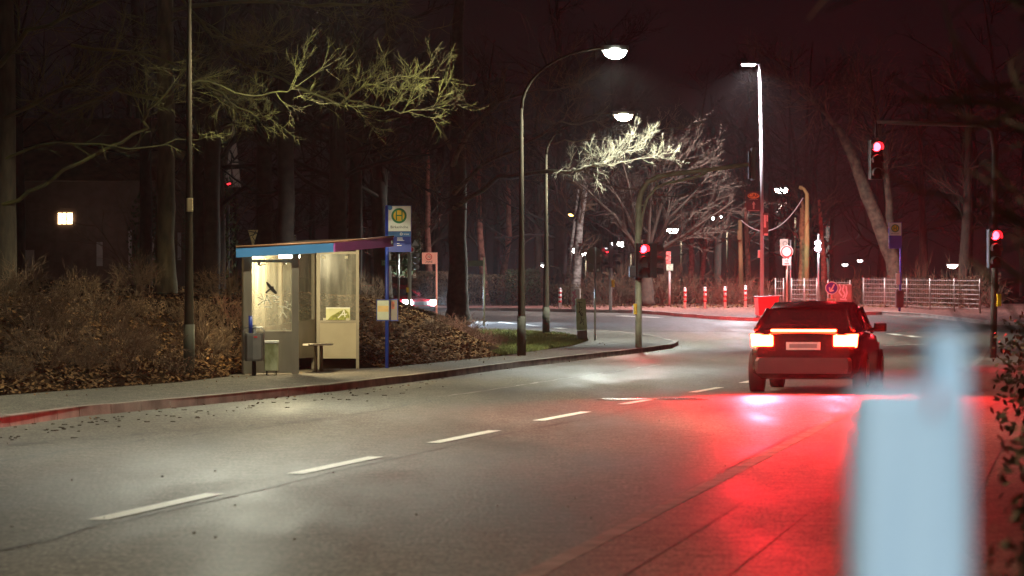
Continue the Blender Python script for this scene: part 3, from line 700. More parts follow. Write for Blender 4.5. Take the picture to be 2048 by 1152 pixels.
# ================================================================== SIGNS
def board(m, x0, y0, x1, y1, Y, th=.02): add(m, x0, y0, x1, y1, Y, th=th)
bp = hit(774, 736, PV); BY = bp.y
t = thing('bus_stop_sign', bp, 'tall blue bus stop pole with large panel beside the shelter', 'bus stop sign', 'bus stop signs')
m = MB(); m.tube([bp, P(774, 411, BY)], .036, 12); m.build('pole', M_BLUE, t)
m = MB(); board(m, 776, 411, 822.5, 504, BY - .02, .05); pn = m.build('panel', M_DBLUE, t)
m = MB(); board(m, 776.5, 412, 821.5, 462.5, BY - .024, .003); hb = m.build('white_face', M_SWHITE, pn)
m = MB(); c = P(798, 431.5, BY - .026); m.disc(c, .145, XR, ZU, .003, 32); m.m = 1; m.disc(c - Vector((0, .004, 0)), .105, XR, ZU, .003, 32)
m.m = 2
for s_ in ([(792.8, 421.5), (792.8, 440.5)], [(804, 421.5), (804, 440.5)], [(793, 431), (804, 431)]): stroke(m, s_, .022, lambda x, y: P(x, y, BY - .034))
m.m = 3; m.text('Birkenhöhe', .072, P(798.5, 454.2, BY - .030), XR, ZU)
m.m = 4; m.disc(P(780, 415.5, BY - .03), .045, XR, ZU, .002, 20); m.build('stop_emblem', [M_GREENS, M_YEL, M_GREENS, M_BLACK, M_LBLUE], pn)
m = MB(); board(m, 776.5, 463.5, 821.5, 473, BY - .024, .003)
m.m = 1; m.disc(P(802.5, 468, BY - .027), .026, XR, ZU, .002, 16); m.text('wsw', .058, P(812.5, 468, BY - .028), XR, ZU)
m.m = 0; m.disc(P(802.5, 468, BY - .031), .015, XR, ZU, .002, 16); m.build('blue_band', [M_LBLUE, M_SWHITE], pn)
m = MB()
for k, (w, y) in enumerate(((11, 475.5), (12, 478), (14.5, 480.5), (5, 486.5), (9, 490.5))): board(m, 794, y, 794 + w, y + 1.0, BY - .024, .003)
m.build('route_lines', M_SWHITE, pn)
m = MB(); board(m, 753, 599, 779, 642, BY - .05, .06); tt = m.build('timetable_case', M_DBLUE, t)
m = MB(); board(m, 754.5, 601, 777.5, 639.5, BY - .054, .003); m.m = 1; board(m, 755.5, 611.5, 777, 623.5, BY - .058, .003); m.m = 2
for k in range(7): board(m, 756.5, 625.5 + k * 1.9, 775.5, 626 + k * 1.9, BY - .058, .003)
board(m, 756.5, 609.3, 776, 610.4, BY - .058, .003); m.build('timetable_sheet', [mat('timetable_pale', (.55, .60, .52), .5), mat('timetable_orange', (.70, .50, .22), .5), MATS['timetable_pale']], tt)
m = MB(); board(m, 780, 598, 796, 642, BY + .02, .05); m.m = 1; board(m, 782, 600, 794.5, 640, BY + .016, .003); m.m = 2; board(m, 783, 603, 789, 618, BY + .012, .003); m.build('advert_case', [M_DBLUE, mat('poster_dim', (.16, .13, .12), .5), mat('poster_red', (.25, .05, .03), .6, var=.6, scale=25)], t)
# second stop across the junction
q = hit(1799, 622, PV); Y = q.y; t = thing('bus_stop_sign', q, 'distant bus stop sign in front of the wire fence on the right', 'bus stop sign', 'bus stop signs')
m = MB(); m.tube([q, P(1802, 540, Y), P(1801, 445, Y)], .05, 10); m.build('pole', M_PURS, t)
m = MB(); board(m, 1778, 445, 1803, 497, Y - .07, .04); pn = m.build('panel', M_PURS, t)
m = MB(); board(m, 1778.5, 445.5, 1802.5, 471, Y - .08, .006); m.m = 1; m.disc(P(1790.5, 456.5, Y - .09), .165, XR, ZU, .004, 24); m.m = 2; m.disc(P(1790.5, 456.5, Y - .096), .125, XR, ZU, .004, 24); m.m = 1
for s_ in ([(1788, 452), (1788, 461)], [(1793, 452), (1793, 461)], [(1788, 456.5), (1793, 456.5)]): stroke(m, s_, .03, lambda x, y: P(x, y, Y - .103))
m.m = 3; m.text('Birkenhöhe', .07, P(1790.5, 467, Y - .09), XR, ZU); m.build('stop_emblem', [M_SWHITE, M_GREENS, M_YEL, M_BLACK], pn)
m = MB(); board(m, 1792, 546, 1800, 569, Y - .1, .04); m.build('timetable_case', M_SWHITE, t)
m = MB(); m.obox(P(1799, 598, Y - .15), .16, .15, .35, bev=.04); tb = m.build('litter_bin', mat('bin_dark_red', (.12, .05, .05), .6), None, P(1799, 598, Y - .15)); tag(tb, 'dark litter bin hung on the distant bus stop pole', 'litter bin')

def sign_pole(px, pyb, pyt, off, label, name='road_sign', m_pole=None, r=.03, Y=None, cat='road sign', group=None):
    b = hit(px, pyb, off) if Y is None else Vector(((px - 1024) * Y / F, Y, ground((px - 1024) * Y / F, Y) if off < 0 else base(Y) + off))
    t = thing(name, b, label, cat, group); mm = MB(); mm.tube([b - ZU * .05, P(px, pyt, b.y)], r, 10); mm.build('pole', m_pole or M_GALV, t); return t, b.y
# zone 30
t, Y = sign_pole(873, 628, 505, PV, 'square speed zone sign painted as if pink-lit reading 30 on a pole beside the headlights', m_pole=M_REDP, r=.035, Y=112)
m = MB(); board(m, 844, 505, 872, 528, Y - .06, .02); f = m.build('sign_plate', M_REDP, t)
m = MB(); m.disc(P(857.5, 513.5, Y - .066), .115, XR, ZU, .004, 24); m.m = 1; m.disc(P(857.5, 513.5, Y - .072), .085, XR, ZU, .004, 24); m.m = 2; m.text('30', .12, P(857.5, 513.5, Y - .078), XR, ZU); m.text('ZONE', .09, P(858, 524, Y - .07), XR, ZU); m.build('speed_symbol', [M_RED, M_REDP, M_BLACK], f)
# street name sign + pole
t, Y = sign_pole(797, 640, 508, -1, 'slim post with a small green-white street name plate beside the blue pole', 'street_name_sign', Y=100, cat='street sign', group='street name signs')
m = MB(); board(m, 763, 520, 794, 531, Y - .03, .02); f = m.build('name_plate', mat('plate_green', (.05, .22, .12), .5), t)
m = MB(); board(m, 764.5, 521.5, 792.5, 529.5, Y - .036, .004); m.m = 1
for k in range(9): board(m, 767 + k * 2.6, 524, 768.6 + k * 2.6, 527.5, Y - .042, .003)
m.build('name_field', [mat('plate_pale', (.30, .42, .30), .5), MATS['plate_green']], f)
t, Y = sign_pole(968, 654, 515, PV, 'thin yellow-grey post with street name plate seen edge-on beside the big tree', 'street_name_sign', m_pole=mat('post_yellowish', (.36, .33, .2), .6), r=.035, Y=115, cat='street sign', group='street name signs')
m = MB(); a, b = P(966, 532, Y), P(932, 533, Y + .6)
m.hexa([a, b, b + Vector((0, .03, 0)), a + Vector((0, .03, 0))], [a + ZU * .2, b + ZU * .2, b + Vector((0, .03, .2)), a + Vector((0, .03, .2))]); m.build('name_plate', mat('plate_olive', (.10, .12, .07), .6), t)
# signal/triangle group behind stop
t, Y = sign_pole(819, 620, 486, PV, 'pole with white warning triangle and yellow button box behind the bus stop panel', m_pole=mat('post_pale', (.42, .38, .3), .6), r=.07, Y=118)
m = MB(); m.prism([P(823, 491.5, Y - .1), P(838, 491.5, Y - .1), P(830, 479, Y - .1)], (0, .02, 0)); m.build('triangle_sign', M_SWHITE, t)
m = MB(); m.disc(P(823, 499, Y - .1), .11, XR, ZU, .02, 20); m.m = 1; m.disc(P(823, 499, Y - .106), .085, XR, ZU, .004, 20); m.build('round_sign', [M_SWHITE, M_RED], t)
m = MB(); m.obox(P(815, 580, Y - .1), .045, .05, .09, bev=.01); m.build('push_button', M_YBOX, t)
for k in range(3):
    m = MB(); m.tube([P(829, 511 + k * 11.5, Y - .2), P(835, 511 + k * 11.5, Y - .35)], .085, 10); m.build('visor', mat('visor_grey', (.16, .16, .14), .6), t)
# inverted triangle and plate over the roof
t, Y = sign_pole(506, 640, 462, -1, 'yellowish downward pointing triangle sign seen above the shelter roof', Y=84)
m = MB(); m.prism([P(496, 460, Y - .05), P(516, 460, Y - .05), P(506, 494, Y - .05)], (0, .02, 0)); f = m.build('triangle_sign', mat('aged_yellow', (.55, .42, .18), .6, var=.3, scale=8), t)
m = MB()
for s_ in ([(497, 462), (515, 466), (500, 472)], [(512, 461), (505, 474), (510, 482)]): stroke(m, s_, .02, lambda x, y: P(x, y, Y - .055))
m.build('twig_shadow_lines', M_BLACK, f)  # twig shadows drawn as black strokes on the sign
t, Y = sign_pole(590, 640, 470, -1, 'dull grey sign plate just visible above the blue roof edge', Y=84)
m = MB(); board(m, 574, 471, 592, 486, Y - .04, .02); m.build('sign_plate', mat('dull_plate', (.09, .075, .05), .6), t)
# round sign back
t, Y = sign_pole(1190, 681, 494, PV, 'back of a round sign with small square plate on a thin pole at the corner', m_pole=M_GALV, r=.028)
m = MB(); m.disc(P(1188, 511.5, Y + .05), .26, XR, ZU, .02, 32); m.build('round_sign', M_SBACK, t)
m = MB(); board(m, 1176, 529, 1199, 544, Y + .05, .02); m.build('sign_plate', M_SBACK, t)
m = MB()
for x, y in ((1202, 511), (1196, 540), (1188, 540)): m.disc(P(x, y, Y + .04), .035, XR, ZU, .01, 12)
m.m = 0; m.build('sticker', M_GALV, t)
# hazard marker + plate
t, Y = sign_pole(1339, 611, 503, PV, 'pole with red and white marker boards above a pale green plate', m_pole=M_SWHITE, r=.05)
for k in range(3):
    m = MB(); add(m, 1332, 503 + k * 9, 1341, 510.5 + k * 9, Y - .08, th=.03); m.build('marker_board', mat('marker_red', (.60, .12, .10), .5, var=.4, scale=12), t)
m = MB(); board(m, 1333, 528, 1346, 541, Y - .08, .03); m.build('sign_plate', mat('plate_mint', (.45, .62, .45), .5, var=.2, scale=10), t)
# entry prohibited sign
t, Y = sign_pole(1574, 604, 490, PV, 'round white sign with red ring above a small white plate', r=.045, m_pole=mat('post_cream', (.5, .45, .36), .6), Y=140)
m = MB(); m.disc(P(1573.5, 503.5, Y - .08), .275, XR, ZU, .02, 36); m.m = 1; m.disc(P(1573.5, 503.5, Y - .086), .25, XR, ZU, .004, 36); m.m = 0; m.disc(P(1573.5, 503.5, Y - .092), .195, XR, ZU, .004, 36); m.build('round_sign', [M_SWHITE, M_RED], t)
m = MB(); board(m, 1565, 517, 1582, 530.5, Y - .08, .02); m.m = 1; m.text('12', .14, P(1573.5, 521.5, Y - .086), XR, ZU); board(m, 1569, 526.5, 1578, 527.5, Y - .086, .003); m.build('sign_plate', [M_SWHITE, M_BLACK], t)
t, Y = sign_pole(1581, 604, 480, PV, 'grey framed sign partly hidden behind the round white sign', r=.045, Y=146)
m = MB(); board(m, 1560, 478, 1576, 503, Y - .06, .02); m.m = 1; m.disc(P(1570, 487, Y - .07), .11, XR, ZU, .004, 20); m.m = 0; m.disc(P(1570, 487, Y - .08), .07, XR, ZU, .004, 20); m.build('sign_plate', [mat('plate_grey_light', (.30, .27, .22), .6), M_SBACK], t)
# keep left
t, Y = sign_pole(1663.5, 645, 590, .1, 'round blue keep-left arrow sign on a short pole on the island', r=.035, m_pole=M_REDP)
m = MB(); m.disc(P(1663.5, 576, Y - .05), .235, XR, ZU, .02, 36); m.m = 1; m.disc(P(1663.5, 576, Y - .056), .205, XR, ZU, .004, 36); m.m = 0
stroke(m, [(1668.5, 568.5), (1661.5, 582)], .05, lambda x, y: P(x, y, Y - .068)); stroke(m, [(1658.8, 574.5), (1660.3, 582.8), (1667.5, 580.5)], .05, lambda x, y: P(x, y, Y - .072)); m.build('arrow_sign', [M_SWHITE, M_PURS], t)
m = MB(); board(m, 1654, 597, 1672.5, 612.5, Y - .05, .02); m.m = 1
for k, w in enumerate((14, 11, 14, 9)): board(m, 1656.5, 599.5 + k * 3.1, 1656.5 + w, 601 + k * 3.1, Y - .056, .004)
m.build('text_plate', [mat('plate_cream', (.55, .52, .36), .6), mat('dark_green_print', (.08, .12, .06), .6)], t)
# advert board on the tall lamp post
Y = 137.4; c = P(1507, 402, Y); t = thing('advert_sign', c, 'dark hanging board reading CAP with upward arrow on the tall pale post', 'sign')
m = MB(); board(m, 1493, 383, 1521, 422.5, Y, .04); bd = m.build('board', mat('board_dark', (.030, .032, .030), .5), t)
m = MB(); m.disc(P(1507, 391.5, Y - .006), .25, XR, ZU, .004, 30, .125); m.m = 1; m.text('CAP', .24, P(1507, 391.3, Y - .012), XR, ZU); m.text('CAP', .24, P(1507.35, 391.3, Y - .014), XR, ZU); m.build('oval_logo', [M_ORNG, mat('logo_red', (.22, .012, .01), .5)], bd)
m = MB(); board(m, 1499, 398.6, 1516, 399.3, Y - .01, .004)
m.prism([P(x, y, Y - .01) for x, y in ((1505.9, 418), (1508.9, 418), (1508.9, 409), (1511, 409), (1507.4, 402.5), (1504, 409), (1505.9, 409))], (0, .004, 0)); board(m, 1496, 420.6, 1519, 421.6, Y - .01, .004); m.build('arrow', mat('print_pale', (.55, .52, .45), .6), bd)
c = P(1531, 449, Y); t = thing('poster', c, 'narrow lit advertising poster fixed to the right of the tall pale post', 'poster')
m = MB(); board(m, 1526, 426, 1536.5, 471.5, Y, .04); bd = m.build('poster_frame', mat('frame_dark', (.10, .11, .08), .5), t)
m = MB(); board(m, 1527.5, 430, 1532, 455, Y - .01, .006); board(m, 1533, 430, 1535.8, 443, Y - .01, .006); board(m, 1528, 467, 1536, 471, Y - .01, .006); m.build('poster_print', M_SWHITE, bd)
# catenary cables
t = thing('cable', P(1480, 440, 150), 'pale sagging cable hanging behind the tall pale lamp post', 'cable')
pts = [P(1482 + (1606 - 1482) * k / 14, 440 + (396 - 440) * k / 14 + 46 * 4 * (k / 14) * (1 - k / 14) * .9, 150) for k in range(15)]
m = MB(); m.tube(pts, .022, 5); m.build('wire', mat('wire_pale', (.45, .38, .36), .6), t)
# wooden poles with hood lamp
q = Vector((P(1612, 0, 152).x, 152, base(152))); t = thing('utility_pole', q, 'yellow tall pole with bent top right of the round white sign', 'pole', 'utility poles')
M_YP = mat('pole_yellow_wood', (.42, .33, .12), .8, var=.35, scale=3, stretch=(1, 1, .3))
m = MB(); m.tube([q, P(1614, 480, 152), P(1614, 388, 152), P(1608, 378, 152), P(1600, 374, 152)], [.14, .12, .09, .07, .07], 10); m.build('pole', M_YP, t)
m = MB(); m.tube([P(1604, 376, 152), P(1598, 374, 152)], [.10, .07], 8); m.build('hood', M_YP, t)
q = Vector((P(1483, 0, 152).x, 152, base(152))); t = thing('utility_pole', q, 'yellow-brown wooden pole left of the tall pale lamp post', 'pole', 'utility poles')
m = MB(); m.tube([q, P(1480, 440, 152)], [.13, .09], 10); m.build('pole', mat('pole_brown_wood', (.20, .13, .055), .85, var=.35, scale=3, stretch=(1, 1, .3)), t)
m = MB(); m.obox(P(1479, 470, 151.8), .10, .06, .22, bev=.02); m.build('junction_box', MATS['pole_brown_wood'], t)

# ================================================================== bollards, boxes, skip, fences
def bollard(px, pyb, pyt, lab):
    q = hit(px, pyb, PV); t = thing('bollard', q, lab, 'bollard', 'red and white bollards along the far pavement'); Y = q.y; n = 8
    top = P(px, pyt, Y).z; 
    m = MB(); m.tube([q, Vector((q.x, q.y, top - .03)), Vector((q.x, q.y, top))], [.062, .062, .03], 12); m.build('post', M_SWHITE, t)
    H = top - q.z
    for k in range(4):
        m = MB(); z = q.z + H * (.30 + .21 * k); m.tube([Vector((q.x, q.y, z)), Vector((q.x, q.y, min(z + H * .10, top - .035)))], .066, 12); m.build('red_band', M_RED, t)
bollard(1120, 618, 576, 'leftmost red and white bollard, left of the graffiti slab across the street')
bollard(1370, 617, 575, 'red and white bollard right of the pale green plate pole, first of the right four')
bollard(1410, 617, 574, 'red and white bollard, second of the right four')
bollard(1450, 617, 573, 'red and white bollard, third of the right four')
bollard(1491, 615, 571, 'red and white bollard nearest the red skip')
q = hit(1152, 619, PV); t = thing('utility_box', q, 'pale narrow cabinet with pink graffiti across the street', 'utility box', 'graffitied roadside boxes')
m = MB(); Y = q.y; s = Y / F; m.obox((P(1152, 0, Y).x, Y, (q.z + P(0, 577, Y).z) / 2), 9 * s, .2, (P(0, 577, Y).z - q.z) / 2, bev=.03); bx = m.build('cabinet', mat('cabinet_pale', (.50, .44, .36), .7, var=.15), t)
m = MB()
for s_ in ([(1145, 582), (1149, 590), (1145, 596), (1150, 604), (1146, 613)], [(1151, 580), (1147, 588), (1153, 592), (1147, 599), (1152, 606)], [(1144, 586), (1152, 586)], [(1144, 600), (1151, 610)]): stroke(m, s_, .045, lambda x, y: P(x, y, Y - .205))
m.build('graffiti', mat('graffiti_pink', (.55, .10, .16), .6), bx)
# leaning green box
q = hit(1163, 682, PV); Y = q.y; t = thing('utility_box', q, 'mossy green leaning cabinet with black graffiti on the grass corner', 'utility box', 'graffitied roadside boxes')
s = Y / F
m = MB(); d = Vector((0, .24, 0)); m.hexa([P(1155, 682.5, Y), P(1175, 681, Y), P(1175, 681, Y) + d, P(1155, 682.5, Y) + d], [P(1154, 662, Y), P(1174, 660, Y), P(1174, 660, Y) + d, P(1154, 662, Y) + d]); m.build('plinth', M_CONCD, t)
m = MB(); e = Vector((0, -.02, 0)); m.hexa([P(1153, 661, Y) + e, P(1174.5, 660, Y) + e, P(1174.5, 660, Y) + d, P(1153, 661, Y) + d], [P(1151, 600, Y) + e, P(1171, 599, Y) + e, P(1171, 599, Y) + d, P(1151, 600, Y) + d]); bx = m.build('cabinet', M_CONC, t)
m = MB(); m.hexa([P(1150, 600.5, Y) + e * 2, P(1172, 599.5, Y) + e * 2, P(1172, 599.5, Y) + d, P(1150, 600.5, Y) + d], [P(1151.5, 597.5, Y) + e, P(1170.5, 597, Y) + e, P(1170.5, 597, Y) + d, P(1151.5, 597.5, Y) + d]); m.build('lid', M_CONC, t)
m = MB()
for s_ in ([(1155, 604), (1165, 606)], [(1158, 603), (1160, 614), (1164, 615)], [(1159, 614), (1158, 626), (1164, 618)], [(1158, 622), (1165, 632)], [(1163, 625), (1166, 628), (1163, 632), (1160, 628), (1163, 625)], [(1162, 633), (1163, 640), (1160, 648), (1166, 641), (1167, 650)], [(1163, 640), (1168, 639)]): stroke(m, s_, .016, lambda x, y: P(x, y, Y - .026))
m.build('graffiti', M_BLACK, bx)
# graffiti cabinet right of island
q = hit(1688, 612, PV); t = thing('utility_box', q, 'wide low cabinet with pink and white graffiti behind the keep-left sign', 'utility box', 'graffitied roadside boxes'); Y = 139
m = MB(); m.obox((P(1683, 0, Y).x, Y, base(Y) + PV + .5), 20 * Y / F, .2, .52, bev=.03); bx = m.build('cabinet', mat('cabinet_rust', (.34, .16, .12), .7, var=.2), t)
m = MB()
for s_ in ([(1678, 568), (1682, 576), (1678, 584), (1684, 592)], [(1688, 570), (1685, 580), (1690, 588), (1686, 596)], [(1692, 572), (1694, 586), (1690, 598)], [(1680, 598), (1694, 600)]): stroke(m, s_, .06, lambda x, y: P(x, y, Y - .205))
m.build('graffiti', mat('graffiti_white', (.7, .5, .5), .6), bx)
# red skip
q = hit(1534, 635, PV); Y = q.y; t = thing('skip', q, 'red open waste container with one white side standing on the junction island', 'skip')
def skp(m, x0, x1, y0, y1, xb0, xb1, Ya, Yb_):
    m.hexa([P(xb0, y1, Ya), P(xb1, y1, Ya), P(xb1, y1, Yb_) , P(xb0, y1, Yb_)], [P(x0, y0, Ya), P(x1, y0, Ya), P(x1, y0, Yb_), P(x0, y0, Yb_)])
m = MB(); o4 = [P(1518, 631, Y), P(1552, 629, Y), P(1552, 629, Y) + Vector((0, .8, 0)), P(1518, 631, Y) + Vector((0, .8, 0))]; t4 = [P(1516, 595, Y), P(1558, 593, Y), P(1558, 593, Y) + Vector((0, .9, 0)), P(1516, 595, Y) + Vector((0, .9, 0))]
cen = sum(o4, Vector()) / 4
m.hexa(o4, [v + (Vector((cen.x, cen.y + .05, v.z)) - v) * .0 for v in t4]); m.build('container_body', mat('skip_red', (.50, .02, .02), .5, var=.2, scale=5), t)
m = MB(); m.hexa([P(1511, 630.5, Y + .25), P(1518, 631, Y - .004), P(1518, 631, Y) + Vector((0, .8, 0)), P(1512, 630, Y + .8)], [P(1507.5, 595, Y + .25), P(1516, 595, Y - .004), P(1516, 595, Y) + Vector((0, .9, 0)), P(1509, 595, Y + .9)]); m.build('side_panel', M_SWHITE, t)
m = MB(); rp_ = [P(1507, 594.5, Y + .25), P(1516, 594.5, Y - .02), P(1559, 592.5, Y - .02), P(1559, 592.5, Y + .9), P(1509, 594, Y + .95), P(1507, 594.5, Y + .25)]; m.tube(rp_, .028, 6); m.build('rim', mat('rim_pale_red', (.5, .15, .12), .5), t)
for x in (1515, 1519, 1544, 1549):
    m = MB(); m.tube([P(x, 630, Y + .1), Vector((P(x, 0, Y).x, Y + .1, q.z))], .03, 8); m.build('leg', M_GALV, t)

def fence(x0, x1, yb0, yb1, yt0, yt1, Y0, Y1, npost, nh, vert, lab, m_=None):
    A = P(x0, yb0, Y0); B = P(x1, yb1, Y1); t = thing('mesh_fence', A, lab, 'fence'); m_ = m_ or mat('fence_wire', (.42, .34, .30), .45, .6)
    TA = P(x0, yt0, Y0); TB = P(x1, yt1, Y1)
    for k in range(npost):
        f = k / (npost - 1); a = A.lerp(B, f); b = TA.lerp(TB, f); m = MB(); m.tube([a - ZU * .1, b], .035, 8); m.build('post', m_, t)
    m = MB()
    for k in range(nh):
        f = (k + .5) / nh; m.tube([A.lerp(TA, f), B.lerp(TB, f)], .012, 4, False)
    nv = int((B - A).length / vert)
    for k in range(nv):
        f = k / nv; m.tube([A.lerp(B, f), TA.lerp(TB, f)], .0055, 3, False)
    m.build('wire_panel', m_, t)
fence(1583, 1634, 612, 613, 556, 556, 144, 144, 3, 6, .07, 'fine mesh fence panel behind the round white sign')
fence(1551, 1567, 612, 612, 556, 556, 145, 145, 2, 4, .1, 'short fence piece of two pale posts right of the skip')
fence(1656, 1700, 613, 614, 560, 560, 145, 145, 2, 5, .12, 'fence bay behind the keep-left sign and graffiti cabinet')
fence(1727, 1960, 613, 622, 555, 557, 146, 130, 6, 7, .25, 'long open wire fence along the far right pavement')

# ================================================================== CARS
def make_car(name_lab, paint, lights, cat='car', grp=None):
    """front faces -Y (towards camera); origin under the centre"""
    t = thing('parked_car' if False else 'car', (0, 0, 0), name_lab, cat, grp)
    # stations along y: (y, z_bottom, z_belt, half width)
    st = [(-2.08, .30, .56, .55), (-2.02, .22, .68, .76), (-1.7, .20, .78, .84), (-1.1, .19, .88, .87), (-.2, .19, .92, .88), (.8, .19, .95, .88), (1.5, .20, .97, .86), (1.92, .24, .98, .80), (2.04, .32, .90, .70)]
    rows = []
    for y, zb, zt, w in st:
        zm = zb + (zt - zb) * .55; ring = [(-w * .82, zb), (-w * .98, zb + .1), (-w, zm), (-w * .94, zt - .04), (-w * .80, zt), (0, zt + .02), (w * .80, zt), (w * .94, zt - .04), (w, zm), (w * .98, zb + .1), (w * .82, zb), (0, zb), (-w * .82, zb)]
        rows.append([(x, y, z) for x, z in ring])
    m = MB(); m.smooth = True; m.sheet(rows); n = len(rows[0]) - 1
    m.add([rows[0][k] for k in range(n)], [tuple(range(n))]); m.add([rows[-1][k] for k in range(n)], [tuple(reversed(range(n)))])
    body = m.build('body', paint, t)
    # greenhouse (glass) and roof
    gh = [(-.95, .90, .74, .92), (-.30, .92, .66, 1.30), (.15, .94, .62, 1.37), (.9, .95, .60, 1.37), (1.45, .96, .60, 1.28), (1.92, .97, .70, .98)]
    rows = []
    for y, zb, wt, zt in gh:
        rows.append([(-.78, y, zb), (-wt, y, zt - .03 if zt > 1 else zt), (-wt + .08, y, zt), (wt - .08, y, zt), (wt, y, zt - .03 if zt > 1 else zt), (.78, y, zb)])
    m = MB(); m.smooth = True; m.sheet(rows); m.build('windows', M_GLASSD, t)
    rr = [(-.32, .64, 1.30), (.15, .62, 1.375), (.9, .60, 1.375), (1.47, .60, 1.285)]
    m = MB(); m.smooth = True; m.sheet([[(-w - .01, y, z - .05), (-w + .03, y, z + .008), (0, y, z + .03), (w - .03, y, z + .008), (w + .01, y, z - .05)] for y, w, z in rr]); m.build('roof', paint, t)
    for sx in (-1, 1):
        for a_, b_, r_ in (((sx * .77, -.93, .90), (sx * .66, -.30, 1.29), .03), ((sx * .61, 1.47, 1.27), (sx * .74, 1.93, .96), .04), ((sx * .79, .4, .93), (sx * .63, .4, 1.34), .03)):
            m = MB(); m.tube([a_, b_], r_, 6); m.build('pillar', paint, t)
        m = MB(); m.tube([(sx * .72, -.66, .93), (sx * .90, -.62, .97)], .025, 6); m.obox((sx * .93, -.62, .98), .10, .05, .065, bev=.03); m.build('wing_mirror', paint, t)
        for yw in (-1.28, 1.28):
            m = MB(); m.tube([(sx * .70, yw, .31), (sx * .90, yw, .31)], .31, 22); wv = m.build('tyre', M_RUB, t)
            m = MB(); m.disc((sx * .905, yw, .31), .20, (0, -sx, 0), ZU, .01 , 20)
            m.build('rim', M_GALV, wv)
        if lights == 'rear':
            m = MB(); m.hexa([(sx * .50, 2.00, .70), (sx * .80, 1.93, .70), (sx * .80, 1.88, .70), (sx * .50, 1.95, .70)], [(sx * .50, 2.045, .90), (sx * .82, 1.96, .90), (sx * .82, 1.84, .90), (sx * .50, 1.97, .90)])
            m.obox((sx * .63, 2.035, .80), .17, .03, .085, -sx * .16, bev=.02); m.build('tail_light', M_TAIL, t)
        m = MB(); m.obox((sx * .62, -2.05, .64), .17, .06, .09, sx * .35, bev=.03); m.build('headlight', M_HEAD if lights == 'front' else M_GALV, t)
        if lights == 'front': m = MB(); m.obox((sx * .62, -2.05, .38), .08, .03, .04, sx * .3, bev=.02); m.build('fog_light', M_HEAD, t)
    m = MB(); m.obox((0, 2.06, .72), .26, .012, .06); m.m = 1; m.obox((0, 2.073, .72), .21, .003, .03); m.build('number_plate', [M_SWHITE, mat('plate_print', (.3, .3, .3), .5)], t)
    m = MB(); m.obox((0, 2.03, .42), .74, .07, .12, bev=.05); m.build('bumper', mat('bumper_dark', (.03, .03, .03), .5), t)
    m = MB(); m.obox((0, -2.06, .40), .70, .06, .10, bev=.05); m.build('bumper', MATS['bumper_dark'], t)
    m = MB(); m.obox((0, -2.055, .60), .36, .03, .07, bev=.02); m.build('grille', M_DARK, t)
    return t
M_TAIL = emis('brake_light_glow', (1, .014, .004), 150)
M_HEAD = emis('headlight_glow', (.80, .92, 1), 220)
car = make_car('dark low hatchback driving away in the right lane, brake lights blazing red', mat('car_paint_dark', (.012, .008, .009), .25, .3, var=.03, spec=.7), 'rear')
Yc = 51.5; dirx = .205
if True:
    # light bar added across the tailgate edge, echoes a streak of light
    m = MB(); m.obox((0, 2.015, .955), .50, .02, .018, bev=.006); m.build('added_light_bar', M_TAIL, car)
    for sx in (-.62, .62):
        al = lamp_light(car, (sx, 2.14, .80), 480, (1, .015, .025), 'AREA', .1, 0, (-.30, 1, -.06)); al.data.shape = 'RECTANGLE'; al.data.size = .30; al.data.size_y = .14; al.data.spread = R(106)
ca = math.pi + -math.atan(dirx)
car.rotation_euler = (0, 0, ca)
car.location = (ctr(Yc) + 1.75, Yc, .004)
c2 = make_car('dark car with red bonnet and blazing headlights waiting on the side street', mat('car_paint_red', (.30, .012, .02), .25, .3, var=.03, spec=.7), 'front')
for sx in (-.62, .62): lamp_light(c2, (sx, -2.25, .62), 3500, (.62, .78, 1), 'SPOT', .06, 80, (0, -1, -.06), .7)
q = Vector((P(777, 0, 124).x, 124.5, base(124.5) + .008)); c2.location = q; c2.rotation_euler = (R(-1.1), 0, R(38))

# ================================================================== HOUSE far left
t = thing('house', (P(170, 0, 116).x, 116, base(116)), 'dim house behind the wood at left with one brightly lit window', 'house')
Y = 116
m = MB(); x0, x1 = P(-160, 0, Y).x, P(430, 0, Y).x; m.obox(((x0 + x1) / 2, Y + 3, base(Y) + 2.6), (x1 - x0) / 2, 3, 2.6); m.build('wall', mat('house_wall', (.10, .065, .055), .9, var=.2), t)
m = MB(); zt = base(Y) + 5.2; m.hexa([(x0 - .4, Y - .4, zt), (x1 + .4, Y - .4, zt), (x1 + .4, Y + 6.4, zt), (x0 - .4, Y + 6.4, zt)], [(x0 - .4, Y + 2.9, zt + 2.4), (x1 + .4, Y + 2.9, zt + 2.4), (x1 + .4, Y + 3.1, zt + 2.4), (x0 - .4, Y + 3.1, zt + 2.4)]); m.build('roof', M_ROOF, t)
M_WIN = emis('lit_window', (1, .66, .34), 5)
m = MB(); board(m, 115, 426, 146, 448, Y - .04, .03); w = m.build('window', M_WIN, t)
m = MB()
for x in (115, 124, 133, 146): board(m, x - .9, 425, x + .9, 449, Y - .08, .04)
board(m, 114.5, 448, 146.5, 449.5, Y - .08, .04); m.build('frame', M_DARK, w)
for x0_, y0_, x1_, y1_ in ((193, 484, 205, 532), (257, 460, 263, 540), (40, 500, 68, 540), (300, 470, 330, 520), (355, 465, 362, 520)):
    m = MB(); board(m, x0_, y0_, x1_, y1_, Y - .04, .03); m.build('door_frame' if y1_ - y0_ > 45 else 'window', mat('house_pale_trim', (.30, .27, .28), .6), t)
lamp_light(t, P(200, 455, Y - 2.5), 12, (1, .75, .6), 'POINT', .1)

